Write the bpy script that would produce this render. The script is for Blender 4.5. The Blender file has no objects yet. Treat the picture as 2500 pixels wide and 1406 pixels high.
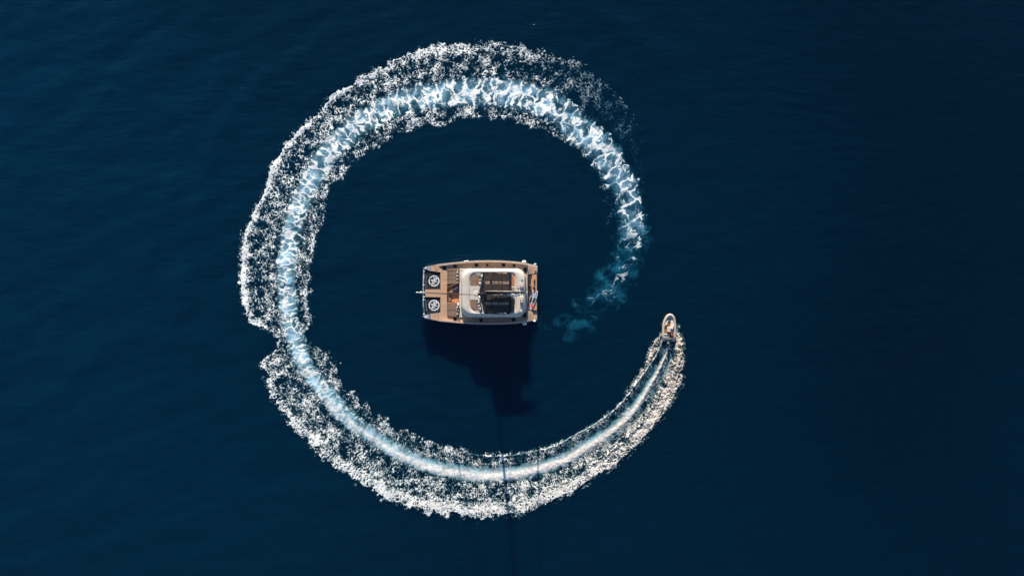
import bpy, bmesh, math, random
import numpy as np
from mathutils import Vector, Matrix

random.seed(7)
scene = bpy.context.scene
C = scene.collection
PI = math.pi

# ------------------------------------------------------------------ camera, sky, sun, exposure
CAM_H = 150.0                     # drone height above the water
MPP = 0.082                       # metres per photograph pixel at water level
cam_d = bpy.data.cameras.new('drone_camera')
cam_d.sensor_width = 36.0
cam_d.lens = 36.0 * CAM_H / (2500 * MPP)
cam_d.clip_start = 1.0
cam_d.clip_end = 30000.0
cam = bpy.data.objects.new('drone_camera', cam_d)
cam.location = (0, 0, CAM_H)
cam.rotation_euler = (0, 0, 0)
C.objects.link(cam)
scene.camera = cam

SUN_EL = math.radians(19.5)
SUN_DIR = Vector((-0.10, 1.0, math.tan(SUN_EL) * math.hypot(0.10, 1.0))).normalized()   # towards the sun
world = bpy.data.worlds.new("World")
scene.world = world
world.use_nodes = True
wn = world.node_tree
for n in list(wn.nodes):
    wn.nodes.remove(n)
sky = wn.nodes.new('ShaderNodeTexSky')
sky.sky_type = 'NISHITA'
sky.sun_disc = False
sky.sun_elevation = SUN_EL
sky.sun_rotation = math.atan2(SUN_DIR.x, SUN_DIR.y)
sky.air_density = 1.0
sky.dust_density = 0.0
sky.ozone_density = 4.5
bg = wn.nodes.new('ShaderNodeBackground')
bg.inputs['Strength'].default_value = 0.085
wo = wn.nodes.new('ShaderNodeOutputWorld')
wn.links.new(sky.outputs[0], bg.inputs[0])
wn.links.new(bg.outputs[0], wo.inputs[0])

sd = bpy.data.lights.new('sun', 'SUN')
sd.energy = 5.0
sd.angle = math.radians(0.5)
sd.color = (1.0, 0.89, 0.77)
sun = bpy.data.objects.new('sun', sd)
sun.rotation_euler = (-SUN_DIR).to_track_quat('-Z', 'Y').to_euler()
sun.location = (0, 0, 80)
C.objects.link(sun)

vs = scene.view_settings
vs.view_transform = 'Standard'
vs.look = 'None'
vs.exposure = 0.82
vs.gamma = 1.0
vs.use_curve_mapping = False


# ------------------------------------------------------------------ materials
def mat(name, col, rough=0.5, metal=0.0, vary=0.12, vscale=3.0, bump=0.0, bscale=20.0, spec=0.5, col2=None, coat=0.0):
    m = bpy.data.materials.new(name)
    m.use_nodes = True
    nt = m.node_tree
    p = nt.nodes['Principled BSDF']
    p.inputs['Roughness'].default_value = rough
    p.inputs['Metallic'].default_value = metal
    p.inputs['Specular IOR Level'].default_value = spec
    p.inputs['Coat Weight'].default_value = coat
    tc = nt.nodes.new('ShaderNodeTexCoord')
    no = nt.nodes.new('ShaderNodeTexNoise')
    no.inputs['Scale'].default_value = vscale
    no.inputs['Detail'].default_value = 5
    nt.links.new(tc.outputs['Object'], no.inputs['Vector'])
    mx = nt.nodes.new('ShaderNodeMix')
    mx.data_type = 'RGBA'
    a = col
    b = col2 if col2 else tuple(c * (1 - 2.2 * vary) for c in col)
    mx.inputs[6].default_value = (*a, 1)
    mx.inputs[7].default_value = (*b, 1)
    rm = nt.nodes.new('ShaderNodeMapRange')
    rm.inputs[1].default_value = 0.35
    rm.inputs[2].default_value = 0.75
    nt.links.new(no.outputs[0], rm.inputs[0])
    nt.links.new(rm.outputs[0], mx.inputs[0])
    nt.links.new(mx.outputs[2], p.inputs['Base Color'])
    if bump:
        nb = nt.nodes.new('ShaderNodeTexNoise')
        nb.inputs['Scale'].default_value = bscale
        nb.inputs['Detail'].default_value = 4
        nt.links.new(tc.outputs['Object'], nb.inputs['Vector'])
        bu = nt.nodes.new('ShaderNodeBump')
        bu.inputs['Strength'].default_value = bump
        bu.inputs['Distance'].default_value = 0.05
        nt.links.new(nb.outputs[0], bu.inputs['Height'])
        nt.links.new(bu.outputs[0], p.inputs['Normal'])
    return m


def teak_mat(name, col, seam=0.35, width=0.09):
    """Teak decking: narrow planks running fore and aft with dark caulk seams, each plank its own tone."""
    m = bpy.data.materials.new(name)
    m.use_nodes = True
    nt = m.node_tree
    N, L = nt.nodes.new, nt.links.new
    p = nt.nodes['Principled BSDF']
    p.inputs['Roughness'].default_value = 0.75
    p.inputs['Specular IOR Level'].default_value = 0.25
    tc = N('ShaderNodeTexCoord')
    sep = N('ShaderNodeSeparateXYZ')
    L(tc.outputs['Object'], sep.inputs[0])
    dv = N('ShaderNodeMath'); dv.operation = 'DIVIDE'; dv.inputs[1].default_value = width
    L(sep.outputs[1], dv.inputs[0])
    fl = N('ShaderNodeMath'); fl.operation = 'FLOOR'
    L(dv.outputs[0], fl.inputs[0])
    fr = N('ShaderNodeMath'); fr.operation = 'FRACT'
    L(dv.outputs[0], fr.inputs[0])
    wn_ = N('ShaderNodeTexWhiteNoise'); wn_.noise_dimensions = '1D'
    L(fl.outputs[0], wn_.inputs['W'])
    no = N('ShaderNodeTexNoise'); no.inputs['Scale'].default_value = 1.3; no.inputs['Detail'].default_value = 6
    mp = N('ShaderNodeMapping'); mp.inputs['Scale'].default_value = (0.5, 3.0, 1.0)
    L(tc.outputs['Object'], mp.inputs[0]); L(mp.outputs[0], no.inputs['Vector'])
    ad = N('ShaderNodeMath'); ad.operation = 'ADD'
    L(wn_.outputs[0], ad.inputs[0]); L(no.outputs[0], ad.inputs[1])
    rm = N('ShaderNodeMapRange'); rm.inputs[1].default_value = 0.3; rm.inputs[2].default_value = 1.6
    L(ad.outputs[0], rm.inputs[0])
    mx = N('ShaderNodeMix'); mx.data_type = 'RGBA'
    mx.inputs[6].default_value = (*[c * 1.12 for c in col], 1)
    mx.inputs[7].default_value = (*[c * 0.78 for c in col], 1)
    L(rm.outputs[0], mx.inputs[0])
    gt = N('ShaderNodeMath'); gt.operation = 'GREATER_THAN'; gt.inputs[1].default_value = 0.91
    L(fr.outputs[0], gt.inputs[0])
    sc_ = N('ShaderNodeMath'); sc_.operation = 'MULTIPLY'; sc_.inputs[1].default_value = seam * 2
    L(gt.outputs[0], sc_.inputs[0])
    m2 = N('ShaderNodeMix'); m2.data_type = 'RGBA'
    m2.inputs[7].default_value = (0.03, 0.025, 0.02, 1)
    L(sc_.outputs[0], m2.inputs[0]); L(mx.outputs[2], m2.inputs[6])
    L(m2.outputs[2], p.inputs['Base Color'])
    return m


M = {}
M['gelcoat'] = mat('gelcoat', (0.62, 0.56, 0.475), 0.5, vary=0.05, vscale=0.8, bump=0.03, bscale=2, spec=0.3)
M['hullwhite'] = mat('hull_paint', (0.70, 0.70, 0.69), 0.25, vary=0.05, vscale=0.6)
M['teak'] = teak_mat('teak_deck', (0.57, 0.36, 0.225))
M['teak_warm'] = teak_mat('teak_platform', (0.64, 0.32, 0.165))
M['teak_dark'] = mat('teak_cap', (0.60, 0.44, 0.31), 0.5, vary=0.15, vscale=4)
M['cushion'] = mat('taupe_cushion', (0.25, 0.155, 0.10), 0.9, vary=0.12, vscale=1.5, bump=0.3, bscale=30)
M['orange'] = mat('orange_teak', (0.50, 0.20, 0.075), 0.6, vary=0.15, vscale=3)
M['net'] = mat('charcoal_net', (0.012, 0.019, 0.026), 0.8, vary=0.2, vscale=2.5, bump=0.4, bscale=40)
M['logo'] = mat('white_print', (0.78, 0.78, 0.75), 0.7, vary=0.04)
M['black'] = mat('black_carbon', (0.012, 0.011, 0.011), 0.4, vary=0.2)
M['darkpanel'] = mat('smoked_panel', (0.022, 0.020, 0.019), 0.35, vary=0.3, vscale=1.2)
M['lattice'] = mat('bronze_lattice', (0.17, 0.12, 0.085), 0.5, vary=0.2)
M['batten'] = mat('pale_batten', (0.62, 0.42, 0.30), 0.5, vary=0.25, vscale=1.0)
M['glass'] = mat('dark_hatch_glass', (0.015, 0.012, 0.014), 0.08, vary=0.2)
M['greytrim'] = mat('grey_trim', (0.20, 0.19, 0.18), 0.5, vary=0.1)
M['steel'] = mat('stainless', (0.75, 0.75, 0.76), 0.22, metal=1.0, vary=0.05)
M['sailcover'] = mat('sail_cover', (0.40, 0.34, 0.28), 0.85, vary=0.3, vscale=2.5, bump=0.5, bscale=6)
M['sail'] = mat('folded_sail', (0.78, 0.72, 0.68), 0.85, vary=0.18, vscale=5, bump=0.8, bscale=5)
M['fabric_dark'] = mat('dark_fabric', (0.02, 0.02, 0.024), 0.9, vary=0.3)
M['fabric_red'] = mat('red_fabric', (0.55, 0.07, 0.035), 0.8, vary=0.15)
M['fabric_grey'] = mat('grey_fabric', (0.22, 0.23, 0.25), 0.85, vary=0.15)
M['skin'] = mat('skin', (0.45, 0.25, 0.17), 0.6, vary=0.08)
M['hair'] = mat('hair', (0.03, 0.02, 0.014), 0.7, vary=0.3, vscale=40)
M['tube'] = mat('hypalon', (0.62, 0.52, 0.41), 0.55, vary=0.06, vscale=2)
M['cream'] = mat('cream_vinyl', (0.76, 0.68, 0.56), 0.6, vary=0.06)
M['tenderteak'] = teak_mat('tender_teak', (0.36, 0.155, 0.065), width=0.07)
M['navy'] = mat('blue_grey_moulding', (0.33, 0.36, 0.41), 0.5, vary=0.12)
M['fender'] = mat('fender_vinyl', (0.80, 0.79, 0.74), 0.45, vary=0.06)
M['boardwhite'] = mat('board_white', (0.74, 0.76, 0.78), 0.35, vary=0.05)
M['boardblue'] = mat('board_blue', (0.26, 0.36, 0.50), 0.4, vary=0.15)
M['boardpad'] = mat('board_pad', (0.016, 0.012, 0.014), 0.9, vary=0.3)
M['boardred'] = mat('board_red', (0.68, 0.115, 0.075), 0.5, vary=0.1)


def pillow_mat():
    m = mat('patterned_pillow', (0.6, 0.58, 0.55), 0.9)
    nt = m.node_tree
    N, L = nt.nodes.new, nt.links.new
    p = nt.nodes['Principled BSDF']
    tc = N('ShaderNodeTexCoord')
    ck = N('ShaderNodeTexChecker'); ck.inputs['Scale'].default_value = 3.2
    mp = N('ShaderNodeMapping'); mp.inputs['Rotation'].default_value = (0, 0, 0.6); mp.inputs['Location'].default_value = (0.13, 0.21, 0.5)
    L(tc.outputs['Object'], mp.inputs[0]); L(mp.outputs[0], ck.inputs['Vector'])
    ck.inputs[1].default_value = (0.62, 0.60, 0.57, 1)
    ck.inputs[2].default_value = (0.02, 0.022, 0.026, 1)
    L(ck.outputs[0], p.inputs['Base Color'])
    return m


M['pillow'] = pillow_mat()
M['pillow_white'] = mat('white_pillow', (0.72, 0.70, 0.66), 0.9, vary=0.1)


# ------------------------------------------------------------------ mesh helpers
class G:
    """Collects simple solids, then links them as ONE mesh object."""
    def __init__(s):
        s.v, s.f = [], []

    def add(s, v, f):
        o = len(s.v)
        s.v += [tuple(p) for p in v]
        s.f += [tuple(i + o for i in q) for q in f]
        return s

    def prism(s, top, z0, bottom=None):
        """top: list of (x, y, z); the bottom is straight below at z0 unless given."""
        n = len(top)
        bot = bottom if bottom else [(p[0], p[1], z0) for p in top]
        f = [tuple(range(n)), tuple(range(2 * n - 1, n - 1, -1))]
        for i in range(n):
            j = (i + 1) % n
            f.append((i, n + i, n + j, j))
        return s.add(list(top) + list(bot), f)

    def box(s, x0, x1, y0, y1, z0, z1):
        return s.prism([(x0, y0, z1), (x1, y0, z1), (x1, y1, z1), (x0, y1, z1)], z0)

    def loft(s, rings, close=True, cap0=False, cap1=False):
        n = len(rings[0])
        v = [p for r in rings for p in r]
        f = []
        for k in range(len(rings) - 1):
            for i in range(n if close else n - 1):
                j = (i + 1) % n
                f.append((k * n + i, k * n + j, (k + 1) * n + j, (k + 1) * n + i))
        if cap0:
            f.append(tuple(range(n - 1, -1, -1)))
        if cap1:
            f.append(tuple((len(rings) - 1) * n + i for i in range(n)))
        return s.add(v, f)

    def tube(s, pts, r, n=8, caps=True, flat=1.0):
        pts = [Vector(p) for p in pts]
        rr = r if isinstance(r, (list, tuple)) else [r] * len(pts)
        rings = []
        for i, p in enumerate(pts):
            a = pts[max(i - 1, 0)]
            b = pts[min(i + 1, len(pts) - 1)]
            t = (b - a).normalized()
            up = Vector((0, 0, 1)) if abs(t.z) < 0.95 else Vector((0, 1, 0))
            s1 = t.cross(up).normalized()
            s2 = s1.cross(t).normalized()
            rings.append([p + (s1 * math.cos(q) + s2 * math.sin(q) * flat) * rr[i]
                          for q in [2 * PI * k / n for k in range(n)]])
        return s.loft(rings, True, caps, caps)

    def ball(s, c, rx, ry, rz, n=12, m=8, power=1.0):
        rings = []
        for k in range(m + 1):
            ph = -PI / 2 + PI * k / m
            cr = max(math.cos(ph), 0.02) ** power
            rings.append([(c[0] + rx * cr * math.cos(2 * PI * i / n), c[1] + ry * cr * math.sin(2 * PI * i / n), c[2] + rz * math.sin(ph))
                          for i in range(n)])
        return s.loft(rings, True, True, True)

    def mesh(s, name):
        me = bpy.data.meshes.new(name)
        me.from_pydata(s.v, [], s.f)
        bm = bmesh.new()
        bm.from_mesh(me)
        bmesh.ops.recalc_face_normals(bm, faces=bm.faces)
        bm.to_mesh(me)
        bm.free()
        return me

    def build(s, name, m, parent=None, smooth=False, bevel=0.0, loc=None):
        me = s.mesh(name)
        me.materials.append(m)
        if smooth:
            for p in me.polygons:
                p.use_smooth = True
        o = bpy.data.objects.new(name, me)
        C.objects.link(o)
        if parent:
            o.parent = parent
        if loc:
            o.location = loc
        if bevel:
            b = o.modifiers.new('bevel', 'BEVEL')
            b.width = bevel
            b.segments = 2
            b.limit_method = 'ANGLE'
        return o


def tag(o, label, cat, group=None):
    o['label'] = label
    o['category'] = cat
    if group:
        o['group'] = group
    return o


def empty(name, loc, rz=0.0):
    o = bpy.data.objects.new(name, None)
    o.empty_display_size = 0.5
    o.location = loc
    o.rotation_euler = (0, 0, rz)
    C.objects.link(o)
    return o


def at(X, Y, z=0.0):
    """World point at height z that the drone sees at photograph pixel (X, Y)."""
    f = (CAM_H - z) / CAM_H
    return Vector(((X - 1250) * MPP * f, -(Y - 703) * MPP * f, z))


# ------------------------------------------------------------------ numpy noise
def _h(ix, iy, seed):
    x = (ix.astype(np.int64) * 374761393 + iy.astype(np.int64) * 668265263 + seed * 974634599) & 0xFFFFFFFF
    x = ((x ^ (x >> 13)) * 1274126177) & 0xFFFFFFFF
    x = ((x ^ (x >> 16)) * 2246822519) & 0xFFFFFFFF
    return ((x ^ (x >> 15)) & 0xFFFFFF).astype(np.float64) / 16777216.0


def perlin(x, y, seed=0):
    x0 = np.floor(x); y0 = np.floor(y)
    fx = x - x0; fy = y - y0
    u = fx * fx * fx * (fx * (fx * 6 - 15) + 10)
    v = fy * fy * fy * (fy * (fy * 6 - 15) + 10)

    def g(dx, dy):
        a = _h(x0 + dx, y0 + dy, seed) * 2 * PI
        return np.cos(a) * (fx - dx) + np.sin(a) * (fy - dy)
    n0 = g(0, 0) * (1 - u) + g(1, 0) * u
    n1 = g(0, 1) * (1 - u) + g(1, 1) * u
    return (n0 * (1 - v) + n1 * v) * 1.5


def fbm(x, y, seed=0, oct=4, gain=0.5):
    t = 0; a = 1.0; f = 1.0
    for i in range(oct):
        t = t + a * perlin(x * f, y * f, seed + i * 17)
        a *= gain; f *= 2.03
    return t


def worley(x, y, seed=0, ident=False):
    x0 = np.floor(x); y0 = np.floor(y)
    f1 = np.full(x.shape, 9.0); f2 = np.full(x.shape, 9.0); cid = np.zeros(x.shape)
    for dx in (-1, 0, 1):
        for dy in (-1, 0, 1):
            cx = x0 + dx; cy = y0 + dy
            px = cx + 0.12 + 0.76 * _h(cx, cy, seed)
            py = cy + 0.12 + 0.76 * _h(cx, cy, seed + 5)
            d = np.hypot(px - x, py - y)
            near = d < f1
            cid = np.where(near, _h(cx, cy, seed + 9), cid)
            f2 = np.minimum(f2, np.maximum(f1, d))
            f1 = np.minimum(f1, d)
    return (f1, f2, cid) if ident else (f1, f2)


def sstep(a, b, x):
    t = np.clip((x - a) / (b - a), 0, 1)
    return t * t * (3 - 2 * t)


def fast_mesh(name, verts, quads):
    me = bpy.data.meshes.new(name)
    nv, nf = len(verts), len(quads)
    me.vertices.add(nv)
    me.vertices.foreach_set('co', np.ascontiguousarray(verts, dtype=np.float32).ravel())
    me.loops.add(nf * 4)
    me.loops.foreach_set('vertex_index', np.ascontiguousarray(quads, dtype=np.int32).ravel())
    me.polygons.add(nf)
    me.polygons.foreach_set('loop_start', np.arange(0, nf * 4, 4, dtype=np.int32))
    me.polygons.foreach_set('use_smooth', np.ones(nf, dtype=bool))
    me.update(calc_edges=True)
    me.validate()
    return me


# ------------------------------------------------------------------ the sea
RING_C = at(1130, 690)


def sea_height(x, y):
    # wind waves: crests run from lower left to upper right, livelier to the upper left
    a = math.radians(22)
    s = x * math.cos(a) + y * math.sin(a)
    t = -x * math.sin(a) + y * math.cos(a)
    live = 0.35 + 0.9 * sstep(60, -110, x + 0.35 * -y) + 0.25 * perlin(x / 45, y / 45, 91)
    live = np.clip(live, 0.12, 1.5)
    h = live * (0.15 * fbm(s / 16, t / 5.5, 3, 3) + 0.08 * fbm(s / 7 + 3.1, t / 3.2, 8, 2))
    # the tender's own bow waves rolling away from the ring
    dx, dy = x - RING_C.x, y - RING_C.y
    r = np.hypot(dx, dy)
    th = np.degrees(np.arctan2(-dy, dx)) % 360
    left = sstep(130, 175, th) * sstep(268, 225, th)
    rr = r + 1.5 * perlin(x / 20, y / 20, 44)
    h = h + 0.42 * left * np.exp(-((rr - 53.5 - 3.2 * np.sin(np.radians(th - 150))) / 2.6) ** 2) * (0.6 + 0.8 * perlin(x / 9, y / 9, 12))
    h = h + 0.22 * left * np.exp(-((rr - 63) / 2.6) ** 2) * (0.5 + perlin(x / 11, y / 11, 15))
    tr = sstep(285, 300, th) * sstep(340, 318, th)
    h = h + 0.26 * tr * (np.exp(-((rr - 60) / 2.4) ** 2) + 0.6 * np.exp(-((rr - 69) / 2.6) ** 2)) * (0.5 + perlin(x / 10, y / 10, 16))
    ins = np.exp(-((rr - 27) / 6.0) ** 2)
    h = h + 0.07 * ins * np.sin(rr * 1.5) * (0.35 + 0.9 * np.abs(perlin(x / 14, y / 14, 18)))
    fade = np.exp(-(np.maximum(np.abs(x) - 140, 0) + np.maximum(np.abs(y) - 110, 0)) / 40)
    return h * fade


def axis(lo, hi, st, far):
    a = list(np.arange(lo, hi + 1e-6, st))
    d = st
    e = a[-1]
    up = []
    while e < far:
        d *= 1.25
        e += d
        up.append(e)
    d = st
    e = a[0]
    dn = []
    while e > -far:
        d *= 1.25
        e -= d
        dn.append(e)
    return np.array(dn[::-1] + a + up)


sx = axis(-135, 135, 0.7, 9000)
sy = axis(-95, 95, 0.7, 9000)
gx, gy = np.meshgrid(sx, sy)
gz = sea_height(gx, gy)
nx, ny = len(sx), len(sy)
ii = np.arange((ny - 1) * nx).reshape(ny - 1, nx)[:, :-1].ravel()
sea_me = fast_mesh('sea', np.stack([gx.ravel(), gy.ravel(), gz.ravel()], 1), np.stack([ii, ii + 1, ii + nx + 1, ii + nx], 1))


SKY_TONE_OFS = (38.11, 12.95)  # noise offset chosen so the painted sky brightness falls on the left


def sea_material():
    m = bpy.data.materials.new('deep_sea_water')
    m.use_nodes = True
    nt = m.node_tree
    N, L = nt.nodes.new, nt.links.new
    p = nt.nodes['Principled BSDF']
    p.inputs['Roughness'].default_value = 0.09
    p.inputs['IOR'].default_value = 1.333
    p.inputs['Specular IOR Level'].default_value = 0.5
    p.inputs['Subsurface Weight'].default_value = 0.85
    p.subsurface_method = 'BURLEY'
    p.inputs['Subsurface Radius'].default_value = (0.4, 1.0, 1.6)
    p.inputs['Subsurface Scale'].default_value = 4.4
    tc = N('ShaderNodeTexCoord')
    # side-to-side brightness of the reflected sky, painted into the base colour as slow noise
    rm = N('ShaderNodeAttribute'); rm.attribute_name = 'sky_tone'
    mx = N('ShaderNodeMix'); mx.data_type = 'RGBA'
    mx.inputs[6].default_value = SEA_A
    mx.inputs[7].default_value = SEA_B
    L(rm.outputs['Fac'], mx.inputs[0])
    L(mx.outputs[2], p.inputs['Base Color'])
    # ripples: two stretched noises
    mp = N('ShaderNodeMapping'); mp.inputs['Rotation'].default_value = (0, 0, math.radians(-14)); mp.inputs['Scale'].default_value = (0.22, 0.75, 1)
    L(tc.outputs['Object'], mp.inputs[0])
    r1 = N('ShaderNodeTexNoise'); r1.inputs['Scale'].default_value = 0.9; r1.inputs['Detail'].default_value = 5; r1.inputs['Roughness'].default_value = 0.55
    L(mp.outputs[0], r1.inputs['Vector'])
    mp2 = N('ShaderNodeMapping'); mp2.inputs['Rotation'].default_value = (0, 0, math.radians(-38)); mp2.inputs['Scale'].default_value = (0.5, 1.1, 1)
    L(tc.outputs['Object'], mp2.inputs[0])
    r2 = N('ShaderNodeTexNoise'); r2.inputs['Scale'].default_value = 2.4; r2.inputs['Detail'].default_value = 3
    L(mp2.outputs[0], r2.inputs['Vector'])
    ml = N('ShaderNodeMath'); ml.operation = 'MULTIPLY_ADD'; ml.inputs[1].default_value = 0.25
    L(r2.outputs[0], ml.inputs[0]); L(r1.outputs[0], ml.inputs[2])
    # wind patches: rougher and calmer water
    n2 = N('ShaderNodeTexNoise'); n2.inputs['Scale'].default_value = 0.02; n2.inputs['Detail'].default_value = 4
    L(tc.outputs['Object'], n2.inputs['Vector'])
    rb = N('ShaderNodeMapRange'); rb.inputs[1].default_value = 0.35; rb.inputs[2].default_value = 0.68; rb.inputs[3].default_value = 0.4; rb.inputs[4].default_value = 1.0
    L(n2.outputs[0], rb.inputs[0])
    bu = N('ShaderNodeBump'); bu.inputs['Distance'].default_value = 0.35
    L(rb.outputs[0], bu.inputs['Strength'])
    L(ml.outputs[0], bu.inputs['Height'])
    L(bu.outputs[0], p.inputs['Normal'])
    return m


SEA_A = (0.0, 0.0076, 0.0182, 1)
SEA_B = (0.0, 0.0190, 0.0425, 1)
tb = sea_me.attributes.new('sky_tone', 'FLOAT', 'POINT')
tv = np.clip(0.5 + 0.55 * fbm(gx / 210 + SKY_TONE_OFS[0], gy / 210 + SKY_TONE_OFS[1], 301, 3), 0, 1)  # painted sky sheen: blends the darker and lighter sea colours
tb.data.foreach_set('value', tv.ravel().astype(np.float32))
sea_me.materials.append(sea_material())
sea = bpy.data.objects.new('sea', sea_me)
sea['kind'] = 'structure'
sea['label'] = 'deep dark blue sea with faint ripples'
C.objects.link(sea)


# ------------------------------------------------------------------ the foam wake
CX0, CY0 = 1130.0, 690.0


def polar(pts, lo=0):
    th, r = [], []
    for X, Y in pts:
        a = math.degrees(math.atan2(Y - CY0, X - CX0))
        while a < lo:
            a += 360
        th.append(a); r.append(math.hypot(X - CX0, Y - CY0))
    for i in range(1, len(th)):
        while th[i] < th[i - 1] - 90:
            th[i] += 360
    o = np.argsort(th)
    return np.array(th)[o], np.array(r)[o]


P_C = [(1634, 822), (1632, 849), (1623, 869), (1607, 902), (1584, 941), (1558, 983), (1525, 1023), (1476, 1062), (1427, 1091), (1378, 1121), (1320, 1139),
       (1288, 1148), (1222, 1157), (1170, 1157), (1122, 1151), (1048, 1136), (992, 1114), (946, 1088), (904, 1059), (850, 1021), (809, 975), (780, 938),
       (742, 886), (722, 835), (712, 795), (702, 740), (698, 684), (702, 630), (710, 575), (728, 510), (760, 440), (800, 378), (862, 316), (915, 280),
       (971, 254), (1015, 241), (1071, 234), (1117, 226), (1163, 226), (1219, 226), (1265, 232), (1311, 246), (1351, 261), (1384, 286), (1410, 315),
       (1443, 338), (1469, 366), (1487, 391), (1505, 427), (1525, 453), (1538, 520), (1543, 547), (1545, 588), (1536, 615), (1522, 648), (1505, 669),
       (1489, 696), (1473, 723), (1451, 740), (1422, 766), (1395, 788), (1366, 802), (1338, 818)]
P_O = [(1652, 797), (1664, 830), (1669, 870), (1667, 925), (1643, 970), (1617, 1016), (1574, 1065), (1515, 1124), (1450, 1163), (1401, 1199), (1345, 1226), (1290, 1248),
       (1242, 1257), (1205, 1259), (1138, 1262), (1094, 1257), (1026, 1242), (979, 1226), (941, 1220), (914, 1196), (863, 1165), (823, 1138),
       (780, 1115), (765, 1078), (723, 1051), (698, 1011), (668, 976), (657, 940), (637, 886), (655, 870), (672, 854), (682, 830), (664, 812),
       (638, 795), (610, 789), (595, 748), (588, 684), (592, 620), (599, 567), (631, 496), (645, 471), (656, 435), (661, 418), (688, 365), (715, 331),
       (746, 305), (778, 273), (794, 254), (823, 223), (855, 207), (891, 186), (927, 169), (971, 145), (1025, 124), (1089, 110), (1136, 108),
       (1195, 106), (1241, 108), (1320, 124), (1364, 135), (1425, 156), (1466, 199), (1505, 225), (1535, 263), (1560, 310), (1572, 360), (1580, 420),
       (1582, 480), (1584, 540), (1580, 590), (1562, 625), (1545, 665), (1530, 695), (1510, 730), (1482, 760), (1450, 800), (1400, 838), (1360, 862)]
P_I = [(1616, 800), (1606, 818), (1594, 836), (1574, 892), (1542, 941), (1493, 1006), (1476, 1018), (1434, 1046), (1385, 1070), (1339, 1088), (1280, 1103),
       (1251, 1106), (1168, 1107), (1103, 1098), (1063, 1083), (1028, 1075), (989, 1053), (943, 1033), (906, 1000), (871, 978), (850, 957), (831, 932),
       (820, 889), (796, 865), (755, 835), (739, 815), (748, 800), (761, 784), (756, 748), (752, 684), (759, 642), (773, 578), (791, 535),
       (798, 471), (835, 425), (850, 414), (874, 387), (905, 363), (947, 341), (985, 322), (1010, 318), (1043, 302), (1065, 309), (1089, 309), (1108, 293), (1154, 283),
       (1200, 289), (1256, 294), (1302, 309), (1339, 325), (1366, 340), (1397, 355), (1423, 379), (1443, 399), (1460, 432), (1469, 470), (1480, 520),
       (1485, 560), (1485, 600), (1478, 640), (1450, 670), (1420, 700), (1395, 735), (1360, 755), (1338, 772), (1322, 782)]
# half width of the propeller wash, photo pixels, against the angle run from the tender
WW_T = [10, 17, 25, 35, 50, 75, 100, 130, 160, 190, 220, 250, 280, 305, 320, 335, 350, 365, 396]
WW_W = [2, 3, 7, 11, 14, 17, 18.5, 19, 20.5, 22.5, 25.5, 29, 33, 35, 34, 32, 30, 35, 40]

tc_, rc_ = polar(P_C); to_, ro_ = polar(P_O); ti_, ri_ = polar(P_I)
NT, NW = 4200, 230
TH0, TH1 = 10.5, 394.0
th = np.linspace(TH0, TH1, NT)
rc = np.interp(th, tc_, rc_)
k = np.ones(9) / 9


def smooth(a, m=41):
    kk = np.hanning(m); kk /= kk.sum()
    return np.convolve(np.pad(a, m // 2, mode='edge'), kk, 'valid')


rc = smooth(rc, 61)
ro = smooth(np.interp(th, to_, ro_), 21)
ri = smooth(np.interp(th, ti_, ri_), 21)
ww = smooth(np.interp(th, WW_T, WW_W), 61)
PAD = 24.0
lo = np.minimum(ri, rc - ww) - PAD
hi = np.maximum(ro, rc + ww) + PAD
w = np.linspace(0, 1, NW)
R = lo[:, None] + (hi - lo)[:, None] * w[None, :]
T = np.repeat(th[:, None], NW, 1)
PX = CX0 + R * np.cos(np.radians(T)); PY = CY0 + R * np.sin(np.radians(T))
X = (PX - 1250) * MPP; Y = -(PY - 703) * MPP
arc = np.concatenate([[0], np.cumsum(np.hypot(np.diff(X[:, NW // 2]), np.diff(Y[:, NW // 2])))])
S = np.repeat(arc[:, None], NW, 1)
D = (R - rc[:, None]) * MPP                 # metres outwards from the wash's middle
WWm = (ww * MPP)[:, None]
ROm = ((ro - rc) * MPP)[:, None]; RIm = ((rc - ri) * MPP)[:, None]

# --- ragged rims
rag = np.interp(th, [10, 40, 75, 95, 120, 160, 200, 260, 300, 387], [0.25, 0.35, 0.6, 1.25, 1.35, 1.0, 0.55, 0.7, 0.9, 1.0])[:, None]
e_o = 0.75 * perlin(X / 2.6, Y / 2.6, 61) + 0.55 * perlin(X / 0.95, Y / 0.95, 62) + 0.3 * perlin(X / 0.42, Y / 0.42, 65)
e_i = 0.75 * perlin(X / 2.2, Y / 2.2, 63) + 0.55 * perlin(X / 0.9, Y / 0.9, 64) + 0.3 * perlin(X / 0.4, Y / 0.4, 66)
OUTq = (D - WWm) / np.maximum(ROm - WWm, 0.3)         # 0 at the wash, 1 at the outer rim
INq = (-D - WWm) / np.maximum(RIm - WWm, 0.3)
out_in = sstep(0.05, -0.12, (D - ROm) + rag * e_o)    # 1 inside the outer rim
in_in = sstep(0.05, -0.12, (-D - RIm) + rag * e_i)

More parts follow.
